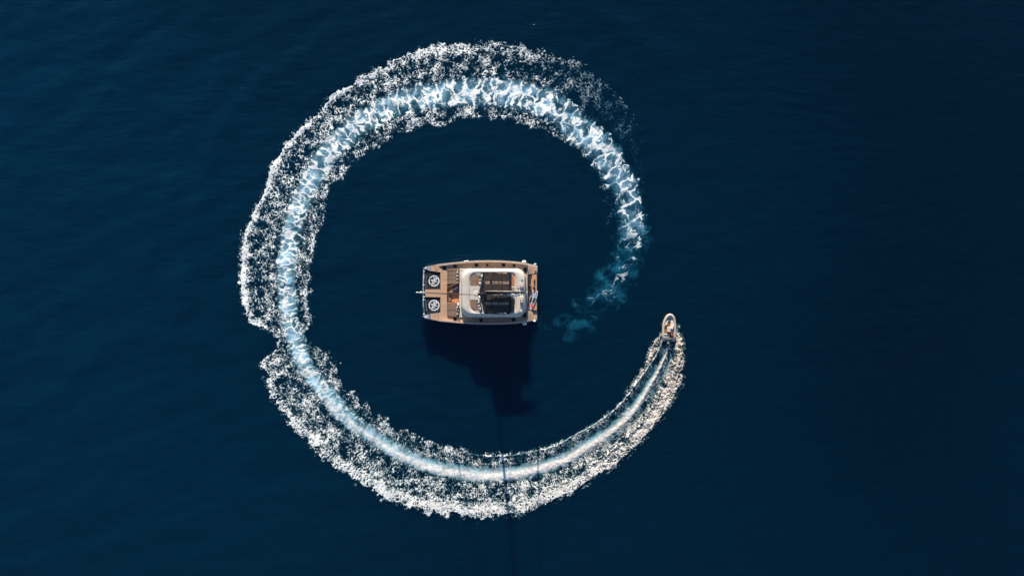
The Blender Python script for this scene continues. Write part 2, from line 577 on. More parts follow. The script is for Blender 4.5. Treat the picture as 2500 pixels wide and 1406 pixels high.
# --- worm-like clots of foam: ridged, warped noise turned into percentiles
age = T
f_s = np.interp(th, [10, 30, 60, 80, 115, 150, 190, 387], [0.75, 0.60, 0.44, 0.42, 0.46, 0.60, 0.66, 0.68])
f_d = np.interp(th, [10, 30, 60, 80, 115, 150, 190, 387], [0.38, 0.48, 0.76, 0.98, 1.02, 0.74, 0.66, 0.68])[:, None]
sF = np.cumsum(np.gradient(arc) / f_s)[:, None]
w1 = 0.34 * fbm(X / 0.9, Y / 0.9, 21, 3); w2 = 0.34 * fbm(X / 0.9 + 9, Y / 0.9, 22, 3)
uF = sF + w1; vF = D / f_d + w2
rid = 1 - np.abs(perlin(uF, vF, 31)) * 2.2
rid2 = 1 - np.abs(perlin(uF * 1.75 + 40, vF * 1.75, 32)) * 2.2
rid3 = 1 - np.abs(perlin(uF * 2.9 + 80, vF * 2.9, 34)) * 2.2
blob = perlin(X / 0.50, Y / 0.50, 33)
mid_n = fbm(X / 1.5, Y / 1.5, 37, 2)
n = np.maximum(np.maximum(rid, rid2 - 0.12), rid3 - 0.34) + 0.22 * blob + 0.26 * mid_n
big = fbm(X / 3.5, Y / 3.5, 36, 3)
n = n + 0.18 * big


def ranked(a):
    f = a.ravel(); o = np.argsort(f)
    r_ = np.empty(len(f)); r_[o] = np.linspace(0, 1, len(f))
    return r_.reshape(a.shape)


rk = ranked(n)

# --- coverage of the outer and the inner field
q = np.clip(OUTq, 0, 1.3)
crust_amt = np.interp(th, [10, 60, 110, 150, 170, 200, 235, 262, 285, 305, 325], [0.80, 0.88, 0.86, 0.80, 0.95, 0.97, 0.92, 0.66, 0.38, 0.20, 0.0])[:, None]
mid_amt = np.interp(th, [10, 30, 60, 90, 110, 150, 170, 200, 240, 262, 285, 305, 322, 335], [0.80, 0.66, 0.54, 0.38, 0.35, 0.28, 0.30, 0.30, 0.29, 0.28, 0.23, 0.15, 0.06, 0.0])[:, None]
wash_amt = np.interp(th, [10, 35, 60, 100, 150, 200, 260, 300, 325, 345], [0.30, 0.26, 0.24, 0.22, 0.26, 0.28, 0.20, 0.14, 0.07, 0.0])[:, None]
cr0 = np.interp(th, [10, 60, 100, 140, 175, 220, 260], [0.42, 0.50, 0.58, 0.68, 0.74, 0.76, 0.66])[:, None]
d_out = np.where(q < cr0, wash_amt + (mid_amt - wash_amt) * sstep(0.0, 0.30, q), mid_amt + (crust_amt - mid_amt) * sstep(cr0, cr0 + 0.22, q))
# streaks along the wake, fresh water only
fresh = np.exp(-np.maximum(T - 12, 0) / 45)
d_out = d_out + fresh * (0.20 * np.sin(q * 12 + 2.2 * perlin(S / 7, D / 4, 71)) + 0.22 * perlin(S / 3.5, D / 0.45, 72))
q2 = np.clip(INq, 0, 1.3)
in_mid = np.interp(th, [10, 30, 60, 95, 130, 160, 200, 260, 285, 310, 330, 345, 360], [0.40, 0.36, 0.34, 0.34, 0.34, 0.32, 0.34, 0.34, 0.30, 0.22, 0.11, 0.05, 0.0])[:, None]
in_edge = np.interp(th, [10, 30, 60, 95, 130, 160, 200, 250, 280, 300, 330, 345, 360], [0.68, 0.56, 0.50, 0.48, 0.52, 0.50, 0.48, 0.46, 0.38, 0.30, 0.13, 0.05, 0.0])[:, None]
in_wash = np.interp(th, [10, 60, 110, 200, 280, 320, 345], [0.10, 0.10, 0.14, 0.24, 0.22, 0.10, 0.0])[:, None]
d_in = 0.84 * np.where(q2 < 0.3, in_wash + (in_mid - in_wash) * sstep(0, 0.3, q2), in_mid + (in_edge - in_mid) * sstep(0.5, 0.85, q2))
dens = np.where(D > 0, d_out * out_in, d_in * in_in) * 0.88
fringe = np.exp(-np.maximum(D - ROm + rag * e_o, 0) / 0.32) * (D > 0) * (1 - out_in) + np.exp(-np.maximum(-D - RIm + rag * e_i, 0) / 0.32) * (D <= 0) * (1 - in_in)
dens = dens + 0.15 * fringe * np.where(D > 0, d_out, d_in)
dens = dens + 0.10 * big * (dens > 0.02)
soft = 0.15 + 0.10 * np.exp(-np.maximum(T - 12, 0) / 40)
f_clot = sstep(1 - dens - soft, 1 - dens + soft, rk) * (dens > 0.015)

# --- thin bright bow-wave ridge on the inner side
rl_d = np.interp(th, [10, 16, 22, 30, 45, 62, 80, 95], [8, 18, 22, 30, 36, 40, 45, 49])[:, None] * MPP
rl_a = np.interp(th, [10, 14, 48, 62, 70, 84, 92], [0.0, 1.0, 1.0, 0.8, 0.3, 0.5, 0.0])[:, None]
ridge_in = rl_a * np.exp(-((D + rl_d + 0.12 * perlin(S / 1.2, S * 0, 73)) / 0.13) ** 2) * np.clip(0.75 + 0.9 * perlin(S / 0.8, D / 0.5, 75), 0, 1)
rl_o = np.interp(th, [10, 16, 30, 45, 62, 75], [12, 22, 33, 40, 52, 60])[:, None] * MPP
ridge_out = np.interp(th, [10, 30, 60, 75], [0.0, 0.8, 0.9, 0.0])[:, None] * np.exp(-((D - rl_o + 0.3 * perlin(S / 2.5, S * 0, 74)) / 0.25) ** 2)
trough_in = np.interp(th, [10, 14, 40, 60, 80], [0.8, 1.0, 0.9, 0.5, 0.0])[:, None] * np.exp(-((D + WWm + 0.7) / 0.55) ** 2)
trough_out = np.interp(th, [10, 14, 30, 45, 60], [0.6, 1.0, 0.85, 0.4, 0.0])[:, None] * np.exp(-((D - WWm - 0.65) / 0.5) ** 2)
f_clot = f_clot * (1 - 0.85 * trough_in) * (1 - 0.8 * trough_out)
f_clot = f_clot * np.clip(0.84 + 0.50 * fbm(X / 1.1 + 2, Y / 1.1, 176, 3) + 0.25 * sstep(0.6, 0.95, np.maximum(q * (D > 0), 0)) + 0.2 * rk, 0.25, 1.0)
f_clot = np.maximum(f_clot, np.clip(ridge_in * (0.75 + 0.5 * blob), 0, 1))

# --- propeller wash: milky water, later a net of white lines
edge_n = 0.50 * perlin(X / 1.5, Y / 1.5, 81) + 0.42 * perlin(X / 0.6, Y / 0.6, 82) + 0.2 * perlin(X / 0.3, Y / 0.3, 80)
inw = sstep(0.32, -0.30, (np.abs(D) - WWm) + edge_n * np.interp(th, [10, 60, 110, 200], [0.4, 0.7, 1.0, 1.4])[:, None])
tail = sstep(338, 352, T)
cell = np.interp(th, [10, 90, 120, 165, 200, 250, 300, 340, 390], [0.9, 0.9, 1.15, 1.45, 1.6, 1.9, 2.5, 2.9, 2.7])[:, None]
warp1 = 0.42 * fbm(X / 2.1, Y / 2.1, 83, 4); warp2 = 0.42 * fbm(X / 2.1 + 5, Y / 2.1 + 7, 84, 4)
stretch = np.interp(th, [10, 120, 180, 260, 340], [1.0, 1.3, 2.1, 1.9, 1.4])[:, None]
sS = np.cumsum(np.gradient(arc) / cell[:, 0])[:, None]       # arc length measured in cells
f1, f2, cid = worley(sS + warp1 / cell * 1.6 - 0.10 * (D / WWm) ** 2 * 1.2, D / (cell * stretch) + warp2 / cell * 1.6, 85, True)
lw = np.interp(th, [10, 120, 180, 260, 320, 390], [0.10, 0.13, 0.16, 0.16, 0.11, 0.08])[:, None] * (1 + 0.7 * perlin(X / 1.7, Y / 1.7, 86))
line = sstep(np.maximum(lw, 0.03) * 1.7, np.maximum(lw, 0.03) * 0.35, (f2 - f1))
halo = np.exp(-np.maximum(f2 - f1, 0) / 0.20)
f1b, f2b = worley(sS * 2.3 + warp1 + 11, D / (cell * stretch) * 2.3 + warp2, 87)
fine = sstep(0.12, 0.02, f2b - f1b) * sstep(-0.1, 0.5, perlin(X / 2.0, Y / 2.0, 88))
braid = sstep(0.16, 0.03, np.abs(perlin(sS * 1.25 + warp1 * 1.3 + 0.25 * D, D / (cell * 1.9) + warp2 * 1.3, 77))) * sstep(-0.15, 0.45, perlin(X / 2.3 + 7, Y / 2.3, 76))
patch = sstep(0.05, 0.75, fbm(X / 1.8 + 4, Y / 1.8, 79, 4) + 0.5 * (cid - 0.5)) * np.interp(th, [10, 120, 200, 250, 280, 310, 335, 350], [0.8, 0.9, 0.8, 0.75, 1.0, 0.75, 0.45, 0.2])[:, None]
net_amt = np.interp(th, [10, 85, 125, 160, 330, 345, 360, 372, 384], [0.0, 0.05, 0.6, 1.0, 1.0, 0.85, 0.5, 0.25, 0.0])[:, None]
gaps = 1 - tail * sstep(0.15, -0.25, perlin(X / 3.0, Y / 3.0, 89))
f_net = inw * net_amt * np.clip(np.maximum(line * np.clip(0.75 + 1.3 * perlin(X / 1.8, Y / 1.8, 78), 0, 1.3), braid) + 0.55 * fine + 0.25 * halo + 0.85 * patch, 0, 1) * gaps
streak = 0.5 + 0.5 * fbm(X / 0.7, Y / 0.7, 90, 3)
core = np.exp(-((D - 0.25 * WWm) / (0.62 * WWm)) ** 2)
fresh_core = np.interp(th, [10, 17, 35, 60, 90, 125, 160, 200], [0.6, 0.85, 0.95, 1.0, 1.0, 0.85, 0.6, 0.32])[:, None]
fresh_core = fresh_core * sstep(300, 215, T)
f_core = inw * fresh_core * np.clip(0.30 + 0.75 * core * (0.45 + 0.9 * streak) - 0.55 * (1 - halo) * net_amt, 0, 1)
outer_lip = inw * np.interp(th, [10, 90, 120, 250, 320, 350], [0, 0.3, 0.8, 0.7, 0.45, 0.0])[:, None] * np.exp(-((D - 0.72 * WWm + 0.6 * edge_n) / (0.30 * WWm)) ** 2) * np.clip(0.1 + 0.5 * streak + 0.7 * halo, 0, 1)
f_net = np.maximum(f_net, np.clip(outer_lip, 0, 1))
old = np.where(D > 0, np.interp(th, [262, 285, 305, 325], [1.0, 0.80, 0.48, 0.25])[:, None], np.interp(th, [285, 310, 335, 355], [1.0, 0.7, 0.45, 0.25])[:, None])
f_clot = f_clot * old * (1 - 0.9 * inw * net_amt)
F = np.clip(np.maximum(np.maximum(f_clot, f_net), f_core), 0, 1)
cloud = sstep(-0.55, 0.75, fbm(X / 2.6, Y / 2.6, 93, 4))
cloud_t = sstep(-0.25, 0.9, fbm(X / 3.6 + 3.3, Y / 3.6 + 1.7, 195, 5))
milk_amt = np.interp(th, [10, 25, 60, 110, 150, 200, 250, 285, 310, 330, 350, 365, 380, 396], [0.35, 0.7, 0.90, 0.92, 0.84, 0.68, 0.64, 0.78, 0.70, 0.56, 0.50, 0.38, 0.21, 0.05])[:, None]
mwide = sstep(1.35, 0.35, np.abs(D) / (WWm * (1 + 0.5 * tail)) + 0.35 * edge_n)
milk = milk_amt * mwide * (0.05 + 0.45 * np.where(T > 342, cloud_t ** 1.4 * 2.9, cloud) + 0.55 * cid * net_amt * (T < 345) + 0.55 * halo * net_amt)
field = np.where(D > 0, out_in * sstep(1.05, 0.7, q), in_in * sstep(1.05, 0.7, q2))
milk = np.maximum(milk, 0.035 * field * np.interp(th, [10, 90, 280, 330], [1, 1, 0.8, 0.2])[:, None] * cloud)
milk = np.clip(milk, 0, 0.92)
# fade at the mesh ends
endf = (sstep(TH0, TH0 + 1.5, T) * sstep(TH1, TH1 - 7, T))
F *= endf; milk *= endf
ALPHA = 1 - (1 - F) * (1 - milk)

# --- relief
A = 0.02 + 0.42 * np.exp(-np.maximum(T - 12, 0) / 55)
lump = 0.5 + 0.5 * fbm(X / 0.9, Y / 0.9, 97, 4) + 0.25 * blob
bank = np.where(D > 0, sstep(0.25, 0.75, q) * sstep(1.08, 0.9, q), 0.6 * sstep(0.3, 0.8, q2) * sstep(1.08, 0.9, q2))
Z = sea_height(X, Y) + 0.035
Z = Z + F * (A * (0.35 * np.clip(lump, 0, 1.4) + 0.75 * bank * np.exp(-np.maximum(T - 12, 0) / 70)) + 0.02)
Z = Z + ridge_in * 0.30 + ridge_out * F * 0.25 * np.exp(-np.maximum(T - 40, 0) / 40)
Z = Z + 0.18 * np.exp(-np.maximum(T - 20, 0) / 50) * inw * core
Z = Z + 0.03 * F

# colour of the bubbles: fresh, thick foam is white to cream; thin, sunk bubbles are teal
fr = np.exp(-np.maximum(T - 12, 0) / 60)[..., None]
white = np.array([0.88, 0.90, 0.84]) * (1 - fr) + np.array([0.72, 0.59, 0.455]) * fr
teal_young = np.array([0.22, 0.58, 0.66]); teal_old = np.array([0.010, 0.21, 0.34])
mixa = sstep(90, 360, T)[..., None]
teal = teal_young * (1 - mixa) + teal_old * mixa
teal = teal + (np.array([0.46, 0.76, 0.92]) - teal) * np.clip(milk * 1.25 - 0.10, 0, 1)[..., None] * (1 - sstep(335, 352, T))[..., None]
wgt = (sstep(0.12, 0.72, F) * F / np.maximum(ALPHA, 1e-4))[..., None]
COL = teal * (1 - wgt) + white * wgt

idx = np.arange(NT * NW).reshape(NT, NW)
quads = np.stack([idx[:-1, :-1], idx[:-1, 1:], idx[1:, 1:], idx[1:, :-1]], -1).reshape(-1, 4)
aq = ALPHA.ravel()[quads].max(1)
quads = quads[aq > 0.03]
used = np.unique(quads)
remap = np.full(NT * NW, -1, dtype=np.int64); remap[used] = np.arange(len(used))
verts = np.stack([X.ravel(), Y.ravel(), Z.ravel()], 1)[used]
wake_me = fast_mesh('foam_wake', verts, remap[quads])
ca = wake_me.attributes.new('foam_colour', 'FLOAT_COLOR', 'POINT')
cd = np.ones((len(used), 4), dtype=np.float32); cd[:, :3] = COL.reshape(-1, 3)[used]; cd[:, 3] = ALPHA.ravel()[used]
ca.data.foreach_set('color', cd.ravel())
print('wake quads', len(quads))


def foam_material():
    m = bpy.data.materials.new('sea_foam')
    m.use_nodes = True
    nt = m.node_tree
    N, L = nt.nodes.new, nt.links.new
    p = nt.nodes['Principled BSDF']
    p.inputs['Roughness'].default_value = 0.65
    p.inputs['Specular IOR Level'].default_value = 0.2
    at_ = N('ShaderNodeAttribute'); at_.attribute_name = 'foam_colour'
    L(at_.outputs['Color'], p.inputs['Base Color'])
    L(at_.outputs['Alpha'], p.inputs['Alpha'])
    tc = N('ShaderNodeTexCoord')
    no = N('ShaderNodeTexNoise'); no.inputs['Scale'].default_value = 3.5; no.inputs['Detail'].default_value = 5
    L(tc.outputs['Object'], no.inputs['Vector'])
    bu = N('ShaderNodeBump'); bu.inputs['Strength'].default_value = 0.32; bu.inputs['Distance'].default_value = 0.12
    L(no.outputs[0], bu.inputs['Height']); L(bu.outputs[0], p.inputs['Normal'])
    return m


wake_me.materials.append(foam_material())
wake = bpy.data.objects.new('foam_wake', wake_me)
wake['kind'] = 'stuff'
wake['label'] = 'spiral wake of white foam curling round the catamaran behind the tender'
C.objects.link(wake)


# ------------------------------------------------------------------ the catamaran (bow to the left)
BOAT = at(1170, 715)
boat = empty('sailing_catamaran', BOAT)
tag(boat, 'large white sailing catamaran with teak decks and two charcoal bow nets', 'catamaran')


def Q(u, v, z):
    """Boat-space point at height z for a position measured on the enlarged deck plan."""
    p = at(1000 + u / 6.694, 610 + v / 6.694, z)
    return (p.x - BOAT.x, p.y - BOAT.y, z)


def QP(pts, z):
    return [Q(u, v, z) for u, v in pts]


def rrect(u0, v0, u1, v1, r, z, n=8):
    r = r if isinstance(r, (list, tuple)) else [r] * 4
    out = []
    for (cu, cv, a0, rr) in ((u0 + r[0], v0 + r[0], PI, r[0]), (u1 - r[1], v0 + r[1], 1.5 * PI, r[1]),
                             (u1 - r[2], v1 - r[2], 0.0, r[2]), (u0 + r[3], v1 - r[3], 0.5 * PI, r[3])):
        for i in range(n + 1):
            a = a0 + 0.5 * PI * i / n
            out.append(Q(cu + rr * math.cos(a), cv + rr * math.sin(a), z))
    return out


TOP_O = [(215, 300), (250, 289), (290, 277), (340, 265), (480, 238), (720, 210), (900, 192), (1100, 180), (1300, 176), (1500, 180), (1700, 193), (1850, 210), (1930, 226), (2085, 262)]
TOP_I = [(215, 301), (250, 318), (290, 332), (340, 345), (480, 365), (720, 380), (900, 384), (1100, 386), (1300, 388), (1500, 390), (1700, 398), (1850, 404), (1930, 408), (2085, 392)]
BOT_O = [(205, 1090), (250, 1110), (290, 1124), (340, 1136), (480, 1163), (720, 1186), (900, 1202), (1100, 1213), (1300, 1217), (1500, 1214), (1700, 1203), (1850, 1188), (1930, 1173), (2085, 1150)]
BOT_I = [(205, 1089), (250, 1068), (290, 1056), (340, 1048), (480, 1030), (720, 1015), (900, 1012), (1100, 1010), (1300, 1008), (1500, 1006), (1700, 1002), (1850, 998), (1930, 995), (2085, 1004)]


def lin(tab, u):
    return float(np.interp(u, [p[0] for p in tab], [p[1] for p in tab]))


def hull(TO, TI):
    g = G()
    rings = []
    for k, ((u, vo), (u2, vi)) in enumerate(zip(TO, TI)):
        tops = [2.53]
        if abs(u - 1930) < 1:
            tops = [2.53, 0.55]
        if u > 1940:
            tops = [0.55]
        for zt in tops:
            c = 0.5 * (vo + vi)
            h = 0.5 * (vo - vi)
            bowf = 0.35 if k == 0 else 1.0
            sec = [(1.0, zt), (0.99, zt * 0.7), (0.86, zt * 0.4), (0.66, 0.0), (0.32, -0.55), (0.0, -0.8 * bowf),
                   (-0.32, -0.55), (-0.66, 0.0), (-0.86, zt * 0.4), (-0.99, zt * 0.7), (-1.0, zt)]
            rings.append([Q(u + (0 if zt > 1 else 0.5), c + h * s, z) for s, z in sec])
    g.loft(rings, True, True, True)
    return g


for TO, TI in ((TOP_O, TOP_I), (BOT_O, BOT_I)):
    h = hull(TO, TI).build('hull', M['hullwhite'], boat, smooth=False)
    # rub rail along the side
    rr_ = G()
    side = 1 if TO is BOT_O else -1
    rr_.tube([Q(u, v + 2 * side, 1.75) for u, v in TO[1:-1]], 0.05, 6)
    rr_.build('rub_rail', M['greytrim'], h)

# bridge deck between the hulls
g = G()
g.prism(QP([(512, 372), (606, 374), (606, 1026), (512, 1028)], 2.50), 1.15)
g.prism(QP([(606, 374), (812, 378), (812, 562), (606, 562)], 2.50), 1.15)
g.prism(QP([(606, 864), (812, 864), (812, 1020), (606, 1026)], 2.50), 1.15)
g.prism(QP([(606, 562), (812, 562), (812, 864), (606, 864)], 1.58), 1.15)
g.prism(QP([(812, 378), (1912, 402), (1912, 1000), (812, 1020)], 2.50), 1.15)
g.build('bridge_deck', M['hullwhite'], boat)


def strip(u0, u1, fa, fb, n=8):
    us = [u0 + (u1 - u0) * i / n for i in range(n + 1)]
    return [(u, fa(u)) for u in us] + [(u, fb(u)) for u in reversed(us)]


DZ = 2.62
to = lambda u: lin(TOP_O, u) + 3
bo = lambda u: lin(BOT_O, u) - 3
g = G()
g.prism(QP(strip(342, 504, to, lambda u: lin(TOP_I, u) - 2), DZ), 2.54)
g.prism(QP(strip(342, 504, lambda u: lin(BOT_I, u) + 2, bo), DZ), 2.54)
g.prism(QP([(252, 646), (504, 642), (504, 772), (252, 768)], DZ), 2.54)
g.prism(QP(strip(504, 606, to, bo), DZ), 2.54)
g.prism(QP(strip(606, 812, to, lambda u: 562), DZ), 2.54)
g.prism(QP(strip(606, 812, lambda u: 864, bo), DZ), 2.54)
g.prism(QP(strip(812, 1928, to, bo, 24), DZ), 2.54)
g.build('deck', M['teak'], boat)
# deck joints across the bows
for pts in (((408, 258), (425, 352)), ((470, 246), (452, 358)), ((402, 1040), (424, 1148)), ((450, 1036), (484, 1160))):
    a, b = Q(*pts[0], DZ + 0.006), Q(*pts[1], DZ + 0.006)
    G().tube([a, b], 0.045, 6).build('deck_batten', M['greytrim'], boat)

# white bow caps ahead of the teak
for TO, TI, s in ((TOP_O, TOP_I, 1), (BOT_O, BOT_I, -1)):
    us = [TO[0][0], 250, 290, 340]
    pts = [(u, lin(TO, u) + 1.5 * s) for u in us] + [(u, lin(TI, u) - 1.5 * s) for u in reversed(us[1:])]
    G().prism(QP(pts, 2.60), 2.53).build('bow_cap', M['navy'], boat)
    # pulpit rail and cleat
    g = G()
    rim = [Q(u, lin(TO, u) + 3 * s, 3.25) for u in (222, 250, 290, 340, 420)]
    g.tube(rim, 0.03, 6)
    for u in (222, 290, 340, 420):
        g.tube([Q(u, lin(TO, u) + 3 * s, 2.6), Q(u, lin(TO, u) + 3 * s, 3.25)], 0.025, 6)
    g.build('pulpit', M['steel'], boat)
    c = Q(262, lin(TO, 262) + 14 * s, 2.7)
    g = G()
    g.box(c[0] - 0.3, c[0] + 0.3, c[1] - 0.09, c[1] + 0.09, 2.6, 2.78)
    g.box(c[0] - 0.08, c[0] + 0.08, c[1] - 0.25, c[1] + 0.25, 2.78, 2.86)
    g.build('bow_cleat', M['fender'], boat, bevel=0.03)

# bulwarks with teak cap rails
for TO, s in ((TOP_O, 1), (BOT_O, -1)):
    us = [482 + (1932 - 482) * i / 30 for i in range(31)]
    rings = []
    caps = []
    for i, u in enumerate(us):
        v = lin(TO, u)
        hgt = 0.42 * min(1.0, 0.25 + i / 4.0)
        o1, i1 = v + 1 * s, v + 20 * s
        rings.append([Q(u, o1, DZ + 0.002), Q(u, o1, DZ + hgt), Q(u, i1, DZ + hgt), Q(u, i1, DZ + 0.002)])
        o2, i2 = v - 1 * s, v + 25 * s
        z0, z1 = DZ + hgt + 0.003, DZ + hgt + 0.06
        caps.append([Q(u, o2, z0), Q(u, o2, z1), Q(u, i2, z1), Q(u, i2, z0)])
    b = G().loft(rings, True, True, True).build('bulwark', M['gelcoat'], boat)
    G().loft(caps, True, True, True).build('cap_rail', M['teak_dark'], b)
    # guard rail
    g = G()
    for u in range(520, 1930, 140):
        v = lin(TO, u) + 10 * s
        g.tube([Q(u, v, DZ + 0.4), Q(u, v, DZ + 1.05)], 0.02, 6)
    for z in (0.75, 1.05):
        g.tube([Q(u, lin(TO, u) + 10 * s, DZ + z) for u in range(520, 1930, 70)], 0.009, 5)
    g.build('guard_rail', M['steel'], boat)

# cross beam, bow sprit
g = G()
g.tube([Q(238, 322, 2.3), Q(228, 500, 2.45), Q(225, 705, 2.5), Q(226, 900, 2.45), Q(240, 1072, 2.3)], 0.15, 10)
cb = g.build('cross_beam', M['navy'], boat, smooth=True)
for v in (345, 580, 770, 820, 1050):
    c = Q(232 if v != 770 else 238, v, 2.68)
    G().ball(c, 0.13, 0.15, 0.12, 8, 6).build('beam_fitting', M['fender'], cb, smooth=True)
g = G()
g.tube([Q(256, 704, 2.66), Q(180, 700, 2.7), Q(112, 696, 2.75)], [0.14, 0.12, 0.09], 8)
bs = g.build('bow_sprit', M['cream'], boat, smooth=True)
G().ball(Q(185, 692, 2.8), 0.22, 0.17, 0.16, 10, 6).build('furling_drum', M['fender'], bs, smooth=True)
g = G().ball(Q(122, 695, 2.78), 0.24, 0.12, 0.12, 10, 6)
g.build('sprit_end', M['fender'], bs, smooth=True)
g = G()
c = Q(206, 716, 2.2)
g.tube([Q(170, 706, 2.5), Q(214, 722, 2.0)], 0.05, 6)
g.tube([(c[0], c[1] - 0.22, 2.05), (c[0] + 0.1, c[1], 1.95), (c[0], c[1] + 0.22, 2.05)], 0.05, 6)
g.build('anchor', M['steel'], boat)

# charcoal nets with the printed emblem
NZ = 2.42
for pts, (cu, cv), lace in (([(258, 356), (330, 352), (500, 374), (506, 632), (256, 644)], (400, 508), (276, 372, 262, 636)),
                            ([(256, 772), (500, 776), (506, 1026), (336, 1048), (282, 1050)], (400, 904), (260, 778, 274, 1000))):
    net = G().prism(QP(pts, NZ), NZ - 0.03).build('bow_net', M['net'], boat)
    Rl = 80.0
    g = G()
    z = NZ + 0.012
    for a0, a1 in ((-42, 128), (138, 312)):
        n_ = 40
        for i in range(n_):
            p, q_ = math.radians(a0 + (a1 - a0) * i / n_), math.radians(a0 + (a1 - a0) * (i + 1) / n_)
            ri_0, ro_0 = Rl - 8.5, Rl + 8.5
            g.add([Q(cu + ri_0 * math.cos(p), cv + ri_0 * math.sin(p), z), Q(cu + ro_0 * math.cos(p), cv + ro_0 * math.sin(p), z),
                   Q(cu + ro_0 * math.cos(q_), cv + ro_0 * math.sin(q_), z), Q(cu + ri_0 * math.cos(q_), cv + ri_0 * math.sin(q_), z)], [(0, 1, 2, 3)])
    sc = Rl / 470.0
    strokes = [[(855, 990), (520, 990), (1130, 430)], [(1120, 448), (690, 448), (860, 625)], [(830, 645), (480, 640), (670, 815)], [(770, 800), (1060, 800)]]
    for si, st in enumerate(strokes):
        for j in range(len(st) - 1):
            zz = z + 0.002 + 0.003 * si + 0.001 * j
            a, b = np.array(st[j], float), np.array(st[j + 1], float)
            d_ = (b - a) / np.linalg.norm(b - a)
            nn = np.array([-d_[1], d_[0]]) * 35
            a = a - d_ * 22; b = b + d_ * 22
            g.add([Q(cu + (p[0] - 755) * sc, cv + (p[1] - 735) * sc, zz) for p in (a + nn, b + nn, b - nn, a - nn)], [(0, 1, 2, 3)])
    g.build('emblem', M['logo'], net)
    # lacing to the cross beam
    g = G()
    u0, v0, u1, v1 = lace
    for i in range(24):
        if i in (7, 15):
            continue
        f = (i + 0.5) / 24
        uu, vv = u0 + (u1 - u0) * f, v0 + (v1 - v0) * f
        g.tube([Q(uu - 5, vv, NZ + 0.02), Q(uu + 5, vv + 1, NZ + 0.02)], 0.03, 4)
    g.build('lacing', M['sailcover'], net)['kind'] = 'stuff'

# forward sunpads with seams
for pts, seams in (([(612, 312), (640, 306), (808, 306), (808, 560), (612, 560)], [(612, 345, 800, 345), (612, 480, 800, 480), (636, 310, 640, 556)]),
                   ([(606, 868), (808, 868), (808, 1100), (640, 1088), (612, 1070)], [(612, 985, 800, 985)])):
    sp = G().prism(QP(pts, DZ + 0.22), DZ + 0.004).build('sunpad', M['cushion'], boat, bevel=0.07)
    for a in seams:
        G().tube([Q(a[0], a[1], DZ + 0.225), Q(a[2], a[3], DZ + 0.225)], 0.022, 5).build('seam', M['fabric_dark'], sp)

# sunken forward cockpit
g = G()
g.prism(QP([(610, 566), (810, 566), (810, 860), (610, 860)], 1.65), 1.60)
g.build('cockpit_floor', M['teak_warm'], boat)
g = G()
for pts in ([(606, 562), (812, 562), (812, 568), (606, 568)], [(606, 858), (812, 858), (812, 864), (606, 864)],
            [(606, 568), (613, 568), (613, 858), (606, 858)], [(806, 568), (812, 568), (812, 858), (806, 858)]):
    g.prism(QP(pts, DZ + 0.03), 1.6)
g.build('cockpit_wall', M['orange'], boat)
G().prism(QP([(618, 715), (680, 715), (680, 852), (618, 852)], 2.0), 1.66).build('cockpit_seat', M['cushion'], boat, bevel=0.05)
tb = G().prism(QP([(640, 620), (706, 620), (706, 700), (640, 700)], 2.38), 2.32).build('cockpit_table', M['orange'], boat, bevel=0.02)
G().tube([Q(673, 660, 1.65), Q(673, 660, 2.32)], 0.06, 8).build('table_leg', M['steel'], tb)
G().prism(QP([(735, 590), (800, 590), (800, 690), (735, 690)], 2.1), 1.66).build('cockpit_locker', M['fabric_grey'], boat, bevel=0.04)
for i in range(3):
    G().prism(QP([(690 + i * 38, 800), (726 + i * 38, 800), (726 + i * 38, 856), (690 + i * 38, 856)], 1.9 + 0.22 * i), 1.66).build('cockpit_step', M['teak_warm'], boat, bevel=0.02)
g = G()
g.tube([Q(614, 612, 2.66), Q(700, 580, 2.72), Q(770, 560, 2.78)], 0.035, 6)
g.tube([Q(612, 700, 2.66), Q(720, 650, 2.72), Q(806, 604, 2.8)], 0.035, 6)
g.build('jib_sheet', M['sailcover'], boat)

# coach roof: one moulded shell with the flybridge well in it
g = G()
rings = [rrect(838, 300, 1902, 1106, 168, 2.625), rrect(841, 305, 1897, 1100, 168, 3.4), rrect(845, 313, 1892, 1090, 165, 4.2),
         rrect(852, 324, 1886, 1076, 160, 4.75), rrect(864, 336, 1878, 1060, 150, 5.10), rrect(892, 349, 1862, 1045, 140, 5.25),
         rrect(972, 360, 1738, 1034, [120, 90, 90, 120], 5.28), rrect(978, 365, 1732, 1029, [118, 88, 88, 118], 5.24), rrect(984, 372, 1726, 1022, [116, 86, 86, 116], 5.08)]
g.loft(rings, True, True, True)
roof = g.build('coach_roof', M['gelcoat'], boat, smooth=True)
es = roof.modifiers.new('edges', 'EDGE_SPLIT')
es.split_angle = math.radians(50)
G().prism(QP([(816, 304), (1004, 304), (1004, 1104), (816, 1104)], 2.80), 2.625).build('roof_sill', M['gelcoat'], boat, bevel=0.04)
for cu, cv in ((834, 328), (834, 1080)):
    c = Q(cu, cv, 2.81)
    G().ball(c, 0.08, 0.08, 0.05, 8, 5).build('sill_fitting', M['greytrim'], boat)
G().tube([Q(816, 1106, 2.72), Q(816, 302, 2.72)], 0.05, 6).build('sill_edge', M['teak_dark'], boat)
# saloon windows let into the sides (dark glass, proud by a few millimetres)
for v, s in ((300, -1), (1106, 1)):
    for u0, u1 in ((1010, 1190), (1210, 1390), (1410, 1590), (1610, 1730)):
        g = G()
        a = [Q(u0, v - s * 1.1 + s * 0.4, 2.8), Q(u1, v - s * 1.1 + s * 0.4, 2.8), Q(u1, v - s * 4.7 + s * 0.4, 3.35), Q(u0, v - s * 4.7 + s * 0.4, 3.35)]
        b = [(p[0], p[1] + 0.05 * s, p[2]) for p in a]
        g.prism(a, 0, b)
        g.build('saloon_window', M['glass'], roof)

